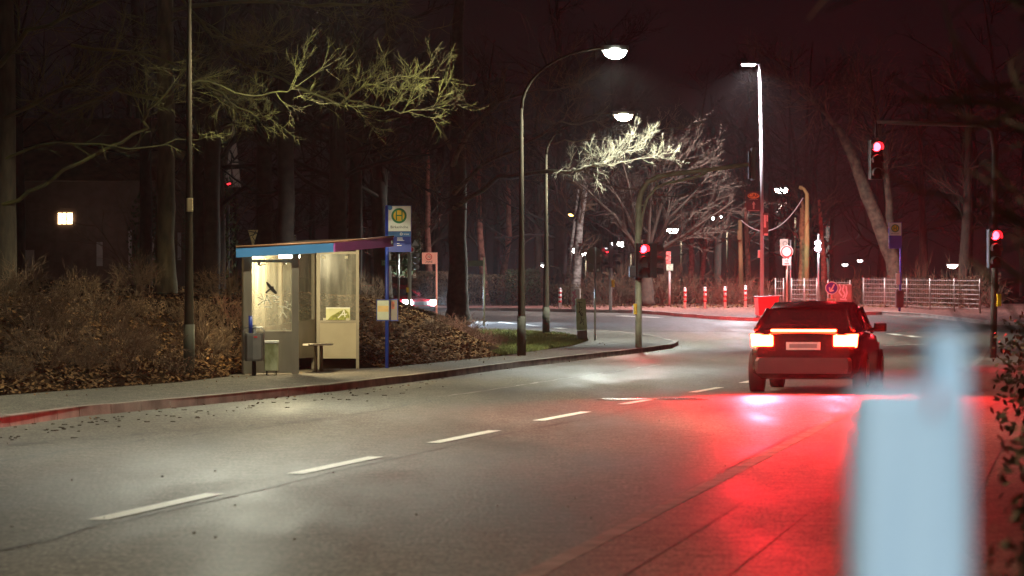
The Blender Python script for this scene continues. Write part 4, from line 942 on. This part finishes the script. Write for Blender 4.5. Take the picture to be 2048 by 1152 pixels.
# ================================================================== VEGETATION
def rotd(d, ang, az):
    d = d.normalized(); o = d.orthogonal().normalized(); b = d.cross(o); ax = (o * math.cos(az) + b * math.sin(az)); return (d * math.cos(ang) + ax * math.sin(ang)).normalized()
def twig(m, p, d, L, r, lvl, rg, up=.12, kids=(3, 5), wig=.13, spread=(.3, .85)):
    r = max(r, .0055); n = 4 if lvl > 0 else 3; pts = [p.copy()]; dd = d.copy(); c = p.copy()
    for i in range(n):
        dd = (dd + Vector((rg.gauss(0, wig), rg.gauss(0, wig), rg.gauss(0, wig) + up * .5))).normalized(); c = c + dd * (L / n); pts.append(c.copy())
    m.tube(pts, [r * (1 - .65 * i / n) for i in range(n + 1)], 3 if lvl < 2 else 5, False)
    if lvl > 0:
        for k in range(rg.randint(*kids)):
            f = rg.uniform(.2, 1.0); i = min(n - 1, int(f * n)); q = pts[i].lerp(pts[i + 1], f * n - i)
            twig(m, q, rotd((pts[i + 1] - pts[i]), rg.uniform(*spread), rg.uniform(0, 6.28)), L * rg.uniform(.42, .66), r * .55, lvl - 1, rg, up, kids, wig, spread)
def limb(m, pts, r0, r1, nk, L, lvl, rg, f0=.15, up=.12, kids=(3, 5), bias=None):
    q = []
    for i in range(len(pts) - 1):
        for k in range(3):
            p = pts[i].lerp(pts[i + 1], k / 3); q.append(p + Vector((rg.gauss(0, .03), rg.gauss(0, .05), rg.gauss(0, .03))))
    q.append(pts[-1]); N = len(q) - 1
    m.tube(q, [r0 + (r1 - r0) * i / N for i in range(N + 1)], 7, False)
    for k in range(nk):
        f = f0 + (1 - f0) * rg.random() ** .8; i = min(N - 1, int(f * N)); p = q[i].lerp(q[i + 1], f * N - i); d = (q[i + 1] - q[i]).normalized()
        dd = rotd(d, rg.uniform(.35, .9), rg.uniform(0, 6.28))
        if bias is not None: dd = (dd + bias).normalized()
        twig(m, p, dd, L * rg.uniform(.6, 1.2), max(.008, (r0 + (r1 - r0) * f) * .33), lvl, rg, up, kids)
def PX(l, Ya, Yb): n = len(l) - 1; return [P(a, b, Ya + (Yb - Ya) * i / n) for i, (a, b) in enumerate(l)]
def trunk(pts, rad, m_, t, n=14):
    m = MB(); rg = random.Random(len(pts) * 13 + int(rad[0] * 1000)); q = []; rr = []
    for i in range(len(pts) - 1):
        for k in range(4): q.append(Vector(pts[i]).lerp(Vector(pts[i + 1]), k / 4) + Vector((rg.gauss(0, .015), rg.gauss(0, .015), 0))); rr.append((rad[i] + (rad[i + 1] - rad[i]) * k / 4) * rg.uniform(.96, 1.05))
    q.append(Vector(pts[-1])); rr.append(rad[-1]); m.tube(q, rr, n); return m.build('trunk', m_, t)
rg = random.Random(11)
# tree A : trunk at the left edge
Y = 60; b = Vector((P(10, 0, Y).x, Y, 0)); b.z = ground(b.x, b.y) - .1
t = thing('tree', b, 'bare tree at the left edge with long mossy limbs reaching over the pavement', 'tree', 'bare trees')
trunk([b, b + ZU * 3, b + ZU * 9], [.24, .18, .12], M_BARK, t)
m = MB()
limb(m, PX([(-15, 420), (60, 385), (130, 340), (230, 292), (285, 258), (300, 215), (345, 172), (420, 165), (500, 195), (560, 190), (600, 180)], 60, 56), .042, .010, 18, .9, 2, rg, .3)
limb(m, PX([(-15, 255), (100, 190), (190, 142), (240, 112), (280, 105)], 60, 57), .05, .012, 22, .8, 2, rg)
limb(m, PX([(150, 90), (280, 105), (360, 130), (400, 160), (460, 200), (520, 235), (540, 230)], 60, 57.5), .03, .010, 26, .6, 2, rg, .3)
limb(m, PX([(-15, 150), (60, 60), (180, 10), (300, -40)], 60, 58), .06, .015, 26, 1.1, 2, rg)
limb(m, PX([(-15, 340), (80, 285), (200, 290), (290, 295), (390, 272), (430, 265)], 60, 57), .03, .008, 16, .5, 1, rg)
m.build('crown', M_BARKG, t)
# tree B : trunk 335
Y = 66; b = Vector((P(331, 0, Y).x, Y, 0)); b.z = ground(b.x, b.y) - .1
t = thing('tree', b, 'thick bare tree trunk directly behind the left lamp post', 'tree', 'bare trees')
trunk([b, b + ZU * .6, b + ZU * 3, b + ZU * 6, b + ZU * 12], [.26, .20, .18, .16, .10], mat('bark_lit', (.13, .105, .06), .95, scale=7, col2=(.05, .042, .026), bump=.7, bscale=10, stretch=(1, 1, .3)), t)  # lit copy of the bark, lightened for lamplight on this trunk
m = MB()
limb(m, PX([(345, 40), (380, 30), (430, 60), (470, 90), (520, 92), (550, 95)], 64, 58.5), .035, .010, 34, .7, 2, rg, .2)
limb(m, PX([(345, -20), (430, 70), (450, 100), (480, 125), (560, 160), (620, 185), (700, 200), (760, 215), (800, 225), (870, 220)], 63, 56), .032, .009, 30, .75, 2, rg, .3, bias=Vector((.2, 0, .35)))
limb(m, PX([(600, 176), (680, 205), (740, 170), (800, 150), (880, 155)], 58.5, 56), .022, .008, 18, .65, 2, rg, .2)
limb(m, PX([(345, 20), (480, 0), (620, 8), (740, 12), (800, 14)], 64, 60), .05, .014, 30, .8, 2, rg, .2)
limb(m, PX([(345, 130), (380, 135), (430, 190), (470, 215), (545, 235)], 64, 58), .03, .008, 26, .55, 2, rg, .2)
limb(m, PX([(325, 200), (230, 180), (120, 230), (40, 200)], 66, 64), .05, .012, 24, 1.0, 2, rg, .2)
m.build('crown', M_BARKG, t)
# tree C : big trunk 905
Y = 97; b = Vector((P(915, 0, Y).x, Y, 0)); b.z = ground(b.x, b.y) - .1
t = thing('tree', b, 'broad dark tree trunk with flared base beside the headlights, limbs lit over the junction', 'tree', 'bare trees')
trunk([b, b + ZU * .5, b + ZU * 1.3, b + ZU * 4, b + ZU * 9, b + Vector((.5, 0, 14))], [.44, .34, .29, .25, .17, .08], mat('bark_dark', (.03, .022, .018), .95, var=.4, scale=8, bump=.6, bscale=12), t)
m = MB()
LIMBC = 1
limb(m, PX([(905, 330), (940, 260), (1000, 200), (1080, 180), (1160, 168)], 97, 84), .09, .012, 30, 1.0, 2, rg, .1)
limb(m, PX([(905, 390), (960, 330), (1030, 300), (1110, 250), (1150, 205)], 97, 82), .07, .012, 28, 1.0, 2, rg, .1)
limb(m, PX([(905, 300), (860, 200), (900, 190), (1000, 240), (1060, 300)], 97, 88), .06, .012, 26, 1.0, 2, rg, .2)
limb(m, PX([(640, 245), (720, 280), (790, 325), (855, 365)], 90, 88), .035, .008, 22, .6, 2, rg, .1)
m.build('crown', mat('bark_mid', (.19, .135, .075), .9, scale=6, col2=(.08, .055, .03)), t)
m = MB()
limb(m, [P(905, 420, 97), P(1000, 352, 90), P(1090, 343, 82), P(1140, 340, 79), P(1168, 337, 77.6), P(1200, 330, 77)], .075, .03, 14, .6, 2, rg, .5)
limb(m, PX([(1168, 337), (1200, 328), (1230, 308), (1262, 296), (1292, 284)], 77.5, 76.5), .028, .009, 22, .5, 2, rg, .1, up=.25, bias=Vector((.3, -.1, .25)))
limb(m, PX([(1168, 337), (1210, 332), (1260, 322), (1310, 312), (1330, 300)], 77.5, 76.5), .024, .008, 16, .5, 2, rg, .1, up=.2)
limb(m, PX([(1090, 240), (1140, 250), (1190, 243), (1240, 268), (1290, 272), (1340, 256), (1370, 262)], 86.5, 86), .025, .008, 18, .5, 2, rg, .1, up=.2)
limb(m, PX([(1110, 290), (1170, 275), (1240, 282), (1320, 272)], 88, 87), .022, .008, 9, .45, 2, rg, .1, up=.2)
limb(m, PX([(1168, 345), (1230, 372), (1290, 385), (1350, 395), (1390, 375)], 90, 88), .022, .008, 14, .5, 2, rg, .1)
limb(m, PX([(1280, 330), (1330, 330), (1400, 320)], 89, 89), .015, .008, 12, .5, 2, rg, .1)
m.build('lit_branches', M_BARKP, t)['label'] = 'branch ends with lamplight painted into pale bark'
# tree D : multi stem behind gantry pole
q = hit(1291, 612, PV); Y = q.y; t = thing('tree', q, 'multi-limbed bare tree behind the near traffic light pole', 'tree', 'bare trees')
trunk([q, P(1290, 560, Y), P(1289, 520, Y), P(1286, 480, Y)], [.42, .34, .32, .22], mat('bark_brown', (.055, .036, .022), .95, var=.35, scale=6, bump=.5), t)
m = MB()
for tip, mid in (((1150, 360), (1230, 430)), ((1195, 330), (1250, 420)), ((1310, 300), (1300, 420)), ((1420, 350), (1340, 440)), ((1470, 400), (1370, 470)), ((1240, 300), (1262, 400)), ((1380, 300), (1325, 400))):
    limb(m, [P(1289, 520, Y), P(mid[0], mid[1], Y - 1), P(tip[0], tip[1], Y - 2)], .13, .02, 15, 1.9, 2, rg, .15)
m.build('crown', MATS['bark_brown'], t)
# tree E : leaning tree on the right
Y = 128; q = Vector((P(1795, 0, Y).x, Y + 22, base(150))); Y = 150
q = Vector((P(1800, 0, Y).x, Y, base(Y))); t = thing('tree', q, 'tall pale-barked leaning tree behind the wire fence under the overhead red signal', 'tree', 'bare trees')
M_BE = mat('bark_leaning', (.13, .10, .06), .9, scale=4, col2=(.035, .027, .018), bump=.5, bscale=9)
trunk([q, P(1785, 520, Y), P(1750, 430, Y), P(1718, 350, Y), P(1700, 300, Y), P(1680, 262, Y), P(1655, 232, Y)], [.42, .36, .32, .27, .24, .17, .12], M_BE, t)
m = MB()
limb(m, [P(1785, 530, Y), P(1782, 430, Y), P(1772, 350, Y), P(1765, 290, Y), P(1755, 230, Y), P(1735, 160, Y)], .22, .04, 26, 2.0, 2, rg, .3)
limb(m, [P(1655, 232, Y), P(1620, 200, Y), P(1580, 165, Y), P(1530, 150, Y)], .09, .02, 30, 1.8, 2, rg, .1)
limb(m, [P(1690, 280, Y), P(1712, 220, Y), P(1718, 150, Y)], .10, .02, 22, 1.6, 2, rg, .1)
limb(m, [P(1655, 240, Y), P(1650, 205, Y), P(1670, 185, Y)], .07, .02, 16, .9, 1, rg, .1)
for k in range(12): twig(m, P(1636, 215, Y - .3), Vector((rg.uniform(-.8, .2), rg.uniform(-.3, .1), rg.uniform(-1, .6))).normalized(), rg.uniform(.8, 1.5), .03, 1, rg, .1)
m.build('crown', M_BE, t)
# cluster left of tall lamp
m0 = P(1500, 190, 132)
# birches and other lit trunks
def slim(px, Y, ytop, lean, r, m_, lab, kids=12, name='tree'):
    q = Vector(((px - 1024) * Y / F, Y, base(Y) if Y > 107 else ground((px - 1024) * Y / F, Y))); t = thing(name, q, lab, 'tree', 'bare trees'); top = P(px + lean, ytop, Y)
    mid = q.lerp(top, .5) + Vector((rg.gauss(0, .12), 0, 0)); trunk([q - ZU * .1, mid, top], [r, r * .75, r * .35], m_, t, 10)
    m = MB()
    for k in range(kids):
        f = rg.uniform(.35, 1); p = q.lerp(mid, f * 2) if f < .5 else mid.lerp(top, f * 2 - 1); H = (top - q).length
        twig(m, p, Vector((rg.uniform(-1, 1), rg.uniform(-1, 1), rg.uniform(.4, 1.4))).normalized(), H * rg.uniform(.12, .26), r * .28, 2, rg, .1)
    m.build('crown', M_BARK if m_ != M_BIRCH else M_TWIG, t)
slim(862, 150, 300, -6, .17, mat('bark_redlit', (.30, .12, .08), .9, var=.4, scale=6), 'slender reddish trunk rising behind the 30 zone sign')  # red light painted into the bark colour of these trunks
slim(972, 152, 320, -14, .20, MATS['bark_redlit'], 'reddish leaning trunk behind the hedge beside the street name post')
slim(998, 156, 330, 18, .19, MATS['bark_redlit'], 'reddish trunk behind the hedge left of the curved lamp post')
slim(1150, 149, 330, 26, .23, M_BIRCH, 'birch trunk rising from behind the pink graffiti cabinet')
slim(1128, 150, 370, 30, .10, M_BIRCH, 'thin leaning birch left of the round sign back')
slim(1076, 156, 300, 6, .22, M_BARK, 'dark straight trunk just left of the second curved lamp post')
slim(1383, 170, 380, 8, .18, M_BIRCH, 'white birch behind the first of the four bollards')
slim(1400, 172, 400, 22, .15, M_BIRCH, 'leaning white birch right of the other white birch')
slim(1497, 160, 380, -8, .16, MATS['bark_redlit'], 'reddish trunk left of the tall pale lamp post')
slim(1606, 156, 400, -3, .26, mat('bark_ochre', (.34, .25, .11), .9, var=.45, scale=5), 'ochre trunk beside the pole with bent top')
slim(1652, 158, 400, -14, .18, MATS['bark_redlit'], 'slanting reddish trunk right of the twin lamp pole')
slim(1850, 160, 250, -10, .25, M_BARK, 'dark trunk behind the long wire fence')
slim(1925, 150, 200, 12, .28, M_BARK, 'dark trunk behind the right end of the wire fence')
M_WOOD = mat('wood_bark', (.034, .022, .018), .95, scale=6, col2=(.014, .009, .008))
# dark wood: prototypes copied
protos = []
for s_ in range(5):
    r2 = random.Random(50 + s_); t = thing('tree', (0, 0, 0), 'x', 'tree', 'bare trees of the dark wood'); H = r2.uniform(11, 15); r0 = r2.uniform(.15, .27)
    trunk([Vector((0, 0, -.3)), Vector((r2.gauss(0, .15), 0, H * .3)), Vector((r2.gauss(0, .4), 0, H * .65)), Vector((r2.gauss(0, .6), 0, H))], [r0 * 1.2, r0, r0 * .7, r0 * .25], M_WOOD, t, 9)
    m = MB()
    for k in range(16):
        z = H * r2.uniform(.22, .95); a = r2.uniform(0, 6.28); twig(m, Vector((0, 0, z)), Vector((math.cos(a), math.sin(a), r2.uniform(.2, .9))).normalized(), r2.uniform(2.2, 4.5) * (1.2 - z / H * .6), r0 * .32, 3, r2, .08, (3, 4))
    m.build('crown', M_WOOD, t); protos.append(t)
spots = []
r3 = random.Random(5)
for i in range(70):
    for tr in range(30):
        Y = r3.uniform(66, 112) if r3.random() < .35 else r3.uniform(150, 235); px = r3.uniform(-60, 980) if Y < 112 else r3.uniform(-60, 2100)
        X = (px - 1024) * Y / F
        if Y < 112 and (60 < px < 290 or X > lerp_tab(BL, min(Y, 106)) - 3.4 or px > 860 or Y > 104): continue
        if all((X - a) ** 2 + (Y - b_) ** 2 > 4.5 for a, b_ in spots): spots.append((X, Y)); break
sides = lambda px: 'far left' if px < 300 else 'left' if px < 640 else 'middle left' if px < 1000 else 'middle' if px < 1350 else 'right' if px < 1700 else 'far right'
used = set()
srt = sorted(spots, key=lambda s: s[0] / s[1])
names = {}
def near_name(px):
    L = [(0, 'the left picture edge'), (130, 'the lit house window'), (331, 'the thick trunk behind the left lamp post'), (378, 'the left lamp post'), (506, 'the downward triangle sign'), (560, 'the blue roof edge'), (720, 'the purple roof edge'), (798, 'the big bus stop panel'), (858, 'the 30 zone sign'), (915, 'the broad trunk with flared base'), (968, 'the slim yellowish sign post'), (1043, 'the tall curved lamp post'), (1092, 'the second curved lamp post'), (1152, 'the pink graffiti cabinet'), (1189, 'the round sign back'), (1222, 'the galvanised signal pole'), (1277, 'the gantry pole'), (1339, 'the marker board pole'), (1385, 'the white birches'), (1430, 'the middle distant lamp'), (1483, 'the brown wooden pole'), (1524, 'the tall pale lamp post'), (1574, 'the round white sign'), (1613, 'the pole with bent top'), (1637, 'the twin lamp pole'), (1690, 'the wide graffiti cabinet'), (1751, 'the overhead red signal'), (1799, 'the distant bus stop sign'), (1900, 'the long wire fence'), (1988, 'the right signal pole')]
    return min(L, key=lambda a: abs(a[0] - px))
for i, (X, Y) in enumerate(srt):
    o = protos[i % 5] if i < 5 else copy_tree(protos[i % 5])
    o.location = (X, Y, ground(X, Y)); s_ = r3.uniform(.85, 1.15); o.scale = (s_, s_, s_); o.rotation_euler = (0, 0, r3.uniform(0, 6.28))
    px = X / Y * F + 1024; a, nm = near_name(px); key = (nm, 'left' if px < a else 'right', Y < 112)
    names.setdefault(key, []).append((px, o))
for (nm, sd, nr), lst in names.items():
    lst.sort(key=lambda v: v[0])
    for k, (px, o) in enumerate(lst):
        o['label'] = '%s dark tree %s of %s%s' % ('near' if nr else 'far', sd, nm, '' if len(lst) == 1 else ', %s of %d' % (('first', 'second', 'third', 'fourth', 'fifth', 'sixth', 'seventh', 'eighth')[k], len(lst)))

# shrubs
def shrub_proto(seed, H, W_, n, m_, leaves=0, name='shrub'):
    r2 = random.Random(seed); t = thing(name, (0, 0, 0), 'x', 'shrub', 'leafless shrubs'); m = MB()
    for k in range(n):
        a = r2.uniform(0, 6.28); r_ = r2.uniform(0, W_ * .35); p = Vector((math.cos(a) * r_, math.sin(a) * r_, -.05)); o_ = r2.uniform(.1, .8)
        twig(m, p, Vector((math.cos(a) * o_, math.sin(a) * o_, 1)).normalized(), H * r2.uniform(.35, .75), .009, 2, r2, -.06, (3, 5), .14, (.25, .7))
    m.build('branches', m_, t)
    if leaves:
        m = MB()
        for k in range(leaves):
            a = r2.uniform(0, 6.28); rr = W_ * .6 * math.sqrt(r2.random()); z = r2.uniform(.0, H * .7) ; c = Vector((math.cos(a) * rr, math.sin(a) * rr, z)); u = Vector((r2.gauss(0, 1), r2.gauss(0, 1), r2.gauss(0, 1))).normalized() * .03; v = u.orthogonal().normalized() * .02
            m.add([c - u, c + v, c + u, c - v], [(0, 1, 2, 3)])
        m.build('leaves', M_LEAF, t)
    return t
SP_ = [shrub_proto(1, 1.1, 1.3, 34, M_TWIG, 160), shrub_proto(2, .8, 1.2, 32, M_TWIG, 260), shrub_proto(3, 1.4, 1.2, 30, M_TWIG, 60), shrub_proto(4, .9, 1.4, 40, M_TWIGR, 120)]
r4 = random.Random(21); ss = []
for px, off_, k in ((20, .5, 1), (90, .9, 0), (170, .7, 1), (235, .6, 2), (300, .8, 0), (345, .35, 1), (410, .5, 2), (450, .9, 0), (130, 1.8, 2), (60, 2.3, 0), (210, 2.2, 0), (290, 2.4, 1), (390, 2.0, 0), (475, 2.0, 3), (20, 3.4, 2), (150, 3.8, 0), (270, 4.2, 2), (440, 3.6, 0)):
    # point on the bank off_ metres behind the pavement edge along this pixel column
    Y = 40.0
    while Y < 100 and (px - 1024) * Y / F > lerp_tab(BL, Y) - off_ and False: Y += .2
    Y = 40.0
    while Y < 90:
        if (px - 1024) * Y / F < lerp_tab(BL, Y) - off_: break
        Y += .1
    ss.append((px, Y, k))
for px, Y, k in ((760, 68, 3), (870, 73, 1), (900, 78, 3), (935, 77, 3), (965, 79, 3), (985, 84, 3), (1000, 90, 3),  (750, 75, 2), (930, 88, 3)): ss.append((px, Y, k))
for px, Y, k in ((1320, 146, 0), (1350, 150, 2), (1240, 148, 0), (1425, 152, 3), (1455, 150, 3), (1470, 156, 2), (1510, 150, 3), (1550, 154, 3), (1590, 152, 3), (1625, 155, 3), (1660, 152, 3), (1705, 153, 0), (1745, 152, 3), (1790, 154, 3), (1835, 150, 0), (1880, 148, 3), (1930, 144, 0), (1960, 140, 3), (1200, 150, 3), (1100, 152, 0)): ss.append((px, Y, k))
first = [True] * 4; nn = {}
for px, Y, k in ss:
    o = SP_[k] if first[k] else copy_tree(SP_[k]); first[k] = False
    X = (px - 1024) * Y / F; o.location = (X, Y, ground(X, Y) if Y < 107 else base(Y)); s_ = r4.uniform(.75, 1.1) * (1.7 if Y > 107 else .72 if Y < 72 and px < 500 else .55); o.scale = (s_, s_, s_ * (1.0 if Y < 107 else 1.1)); o.rotation_euler = (0, 0, r4.uniform(0, 6.28))
    a, nm = near_name(px); nn.setdefault((nm, 'left' if px < a else 'right'), []).append((Y, o, k))
for (nm, sd), lst in nn.items():
    lst.sort(key=lambda v: v[0])
    for i, (Y, o, k) in enumerate(lst):
        o['label'] = '%s shrub %s of %s%s' % (('brown', 'low leafy-based', 'tall thin', 'reddish')[k], sd, nm, '' if len(lst) == 1 else ', %s of %d' % (('first', 'second', 'third', 'fourth', 'fifth', 'sixth')[i], len(lst)))
# hedge across the street
def leafmass(name, lab, cat, boxes, m_, n, sz, par_mat=None, parts=True):
    x0, y0, z0 = boxes[0][0]; t = thing(name, (x0, y0, z0), lab, cat); m = MB(); r2 = random.Random(int(abs(x0 * 100)))
    for (c, h) in boxes:
        for i in range(n):
            v = Vector([r2.uniform(-1, 1) for _ in range(3)])
            if name != 'hedge' and v.length > 1: continue
            k_ = r2.uniform(.75, 1.05); a = max(range(3), key=lambda q: abs(v[q])) if name == 'hedge' else None
            if a is not None and r2.random() < .7: v[a] = math.copysign(k_, v[a])
            p = Vector((c[0] + v.x * h[0], c[1] + v.y * h[1], c[2] + v.z * h[2])); u = Vector((r2.gauss(0, 1), r2.gauss(0, 1), r2.gauss(0, 1))).normalized() * sz; w = u.orthogonal().normalized() * sz * .6
            m.add([p - u, p + w, p + u, p - w], [(0, 1, 2, 3)])
    m.build('foliage', m_, t)
    m = MB()
    for (c, h) in boxes:
        for k in range(10): twig(m, Vector((c[0] + r2.uniform(-.7, .7) * h[0], c[1], c[2] - h[2])), Vector((r2.uniform(-.3, .3), 0, 1)).normalized(), h[2] * (.8 if name == 'shrub' else 1.7), .012 if name == 'shrub' else .025, 1 if name == 'shrub' else 2, r2, 0)
    m.build('stems', M_TWIG, t); return t
Y = 145; leafmass('hedge', 'long trimmed brown hedge across the street behind the slim sign post', 'hedge', [((P(960, 0, Y).x, Y, base(Y) + .75), (2.0, .6, .72)), ((P(880, 0, Y).x, Y, base(Y) + .8), (1.2, .6, .8))], M_HEDGEB, 5000, .05)
leafmass('hedge', 'short green end of the hedge left of the dark second lamp post', 'hedge', [((P(1046, 0, Y).x, Y, base(Y) + .85), (.75, .6, .85))], M_EVER, 2600, .05)
leafmass('hedge', 'lower reddish hedge right of the green hedge end', 'hedge', [((P(1100, 0, Y).x, Y + .5, base(Y) + .5), (1.4, .6, .55))], M_HEDGEB, 2600, .05)
Y = 122; leafmass('evergreen_tree', 'dark green evergreen tree behind the big bus stop panel', 'tree', [((P(812, 0, Y).x, Y + 1, CH + 1.85), (.55, .5, 1.2)), ((P(795, 0, Y).x, Y + 1, CH + 1.5), (.45, .5, .8)), ((P(822, 0, Y).x, Y + 1, CH + 2.3), (.35, .4, .9))], M_EVER, 3200, .07)
Y = 100; leafmass('evergreen_tree', 'dim green evergreen seen between the trunks left of the lamp post', 'tree', [((P(300, 0, Y).x, Y, CH + 1.6), (.7, .6, 1.8))], M_EVER, 1800, .07)
leafmass('evergreen_tree', 'dim green evergreen right of the left lamp post behind the wood', 'tree', [((P(420, 0, Y + 6).x, Y + 6, CH + 2.2), (1.0, .6, 2.2))], M_EVER, 1800, .07)
# right side undergrowth close to the camera, out of focus
mbr = mat('near_hedge_leaf', (.13, .080, .042), .9, var=.5, scale=5)
for i, (Y, w, h, lab) in enumerate(((3.6, .30, 1.25, 'very blurred brown shrub beside the white post'), (6.5, .45, 1.3, 'closest brown hedge shrub at the right edge'), (10, .6, 1.35, 'brown hedge shrub, second from the camera on the right'), (15, .9, 1.4, 'brown hedge shrub, third from the camera on the right'), (22, 1.1, 1.45, 'brown hedge shrub, fourth from the camera on the right'), (31, 1.4, 1.5, 'brown hedge shrub, fifth from the camera on the right'), (43, 1.8, 1.5, 'brown hedge shrub, farthest of the right hand row'))):
    x = .150 * Y + w; o = leafmass('shrub', lab, 'shrub', [((x, Y, h * .52), (w, w * 1.6 + Y * .05, h * .55))], mbr, 3600, .022 + Y * .0005); o['group'] = 'hedge shrubs on the right'
# near bare branches on the right, out of focus
q = Vector((.62 + 1.0, 8.5, .05)); t = thing('tree', q, 'dark out of focus tree close to the camera at the right edge', 'tree', 'bare trees')
trunk([q, q + Vector((.05, 0, 1.6)), q + Vector((0, .1, 3.4))], [.09, .07, .05], M_BARK, t, 10)
m = MB(); r5 = random.Random(9)
for k in range(16): twig(m, q + ZU * r5.uniform(1.2, 2.9), Vector((r5.uniform(-1, -.1), r5.uniform(-.1, .8), r5.uniform(-.2, .7))).normalized(), r5.uniform(.35, .75), .013, 2, r5, .0, (2, 4))
m.build('crown', M_TWIG, t)
# foreground post
FY = 2.2; b = Vector((P(1828, 0, FY).x, FY, .05)); t = thing('fence_post', b, 'large blurred white post right in front of the camera', 'post')
M_FP = mat('post_white_blue', (.66, .78, .84), .55, scale=14, col2=(.42, .55, .66), stretch=(1, 1, .12))
m = MB(); zt = P(0, 775, FY).z; m.obox((b.x, FY + .04, (.05 + zt) / 2), .0395, .04, (zt - .05) / 2, bev=.008); m.build('post', M_FP, t)
m = MB(); zt2 = P(0, 675, FY).z; m.obox((P(1906, 0, FY).x, FY + .04, (zt + zt2) / 2), .0135, .02, (zt2 - zt) / 2 + .004, bev=.004); m.build('upright_strap', M_FP, t)
m = MB(); m.tube([(P(1864, 830, FY).x, FY - .003, P(0, 830, FY).z), (P(1874, 775, FY).x, FY - .003, P(0, 775, FY).z)], .0022, 6); m.build('red_clip', M_RED, t)

# ================================================================== thin haze added to give lamps a veiling glow
mh = bpy.data.materials.new('glow_haze'); mh.use_nodes = True; nt = mh.node_tree
for n in list(nt.nodes):
    if n.type != 'OUTPUT_MATERIAL': nt.nodes.remove(n)
pv = nt.nodes.new('ShaderNodeVolumePrincipled'); pv.inputs['Density'].default_value = HAZE; pv.inputs['Color'].default_value = (.9, .88, .86, 1); pv.inputs['Anisotropy'].default_value = .6
nt.links.new(pv.outputs['Volume'], [n for n in nt.nodes if n.type == 'OUTPUT_MATERIAL'][0].inputs['Volume'])
m = MB(); m.obox((0, 275, 12.5), 440, 385, 18.5); tag(m.build('haze', mh), None, None, None, 'stuff')
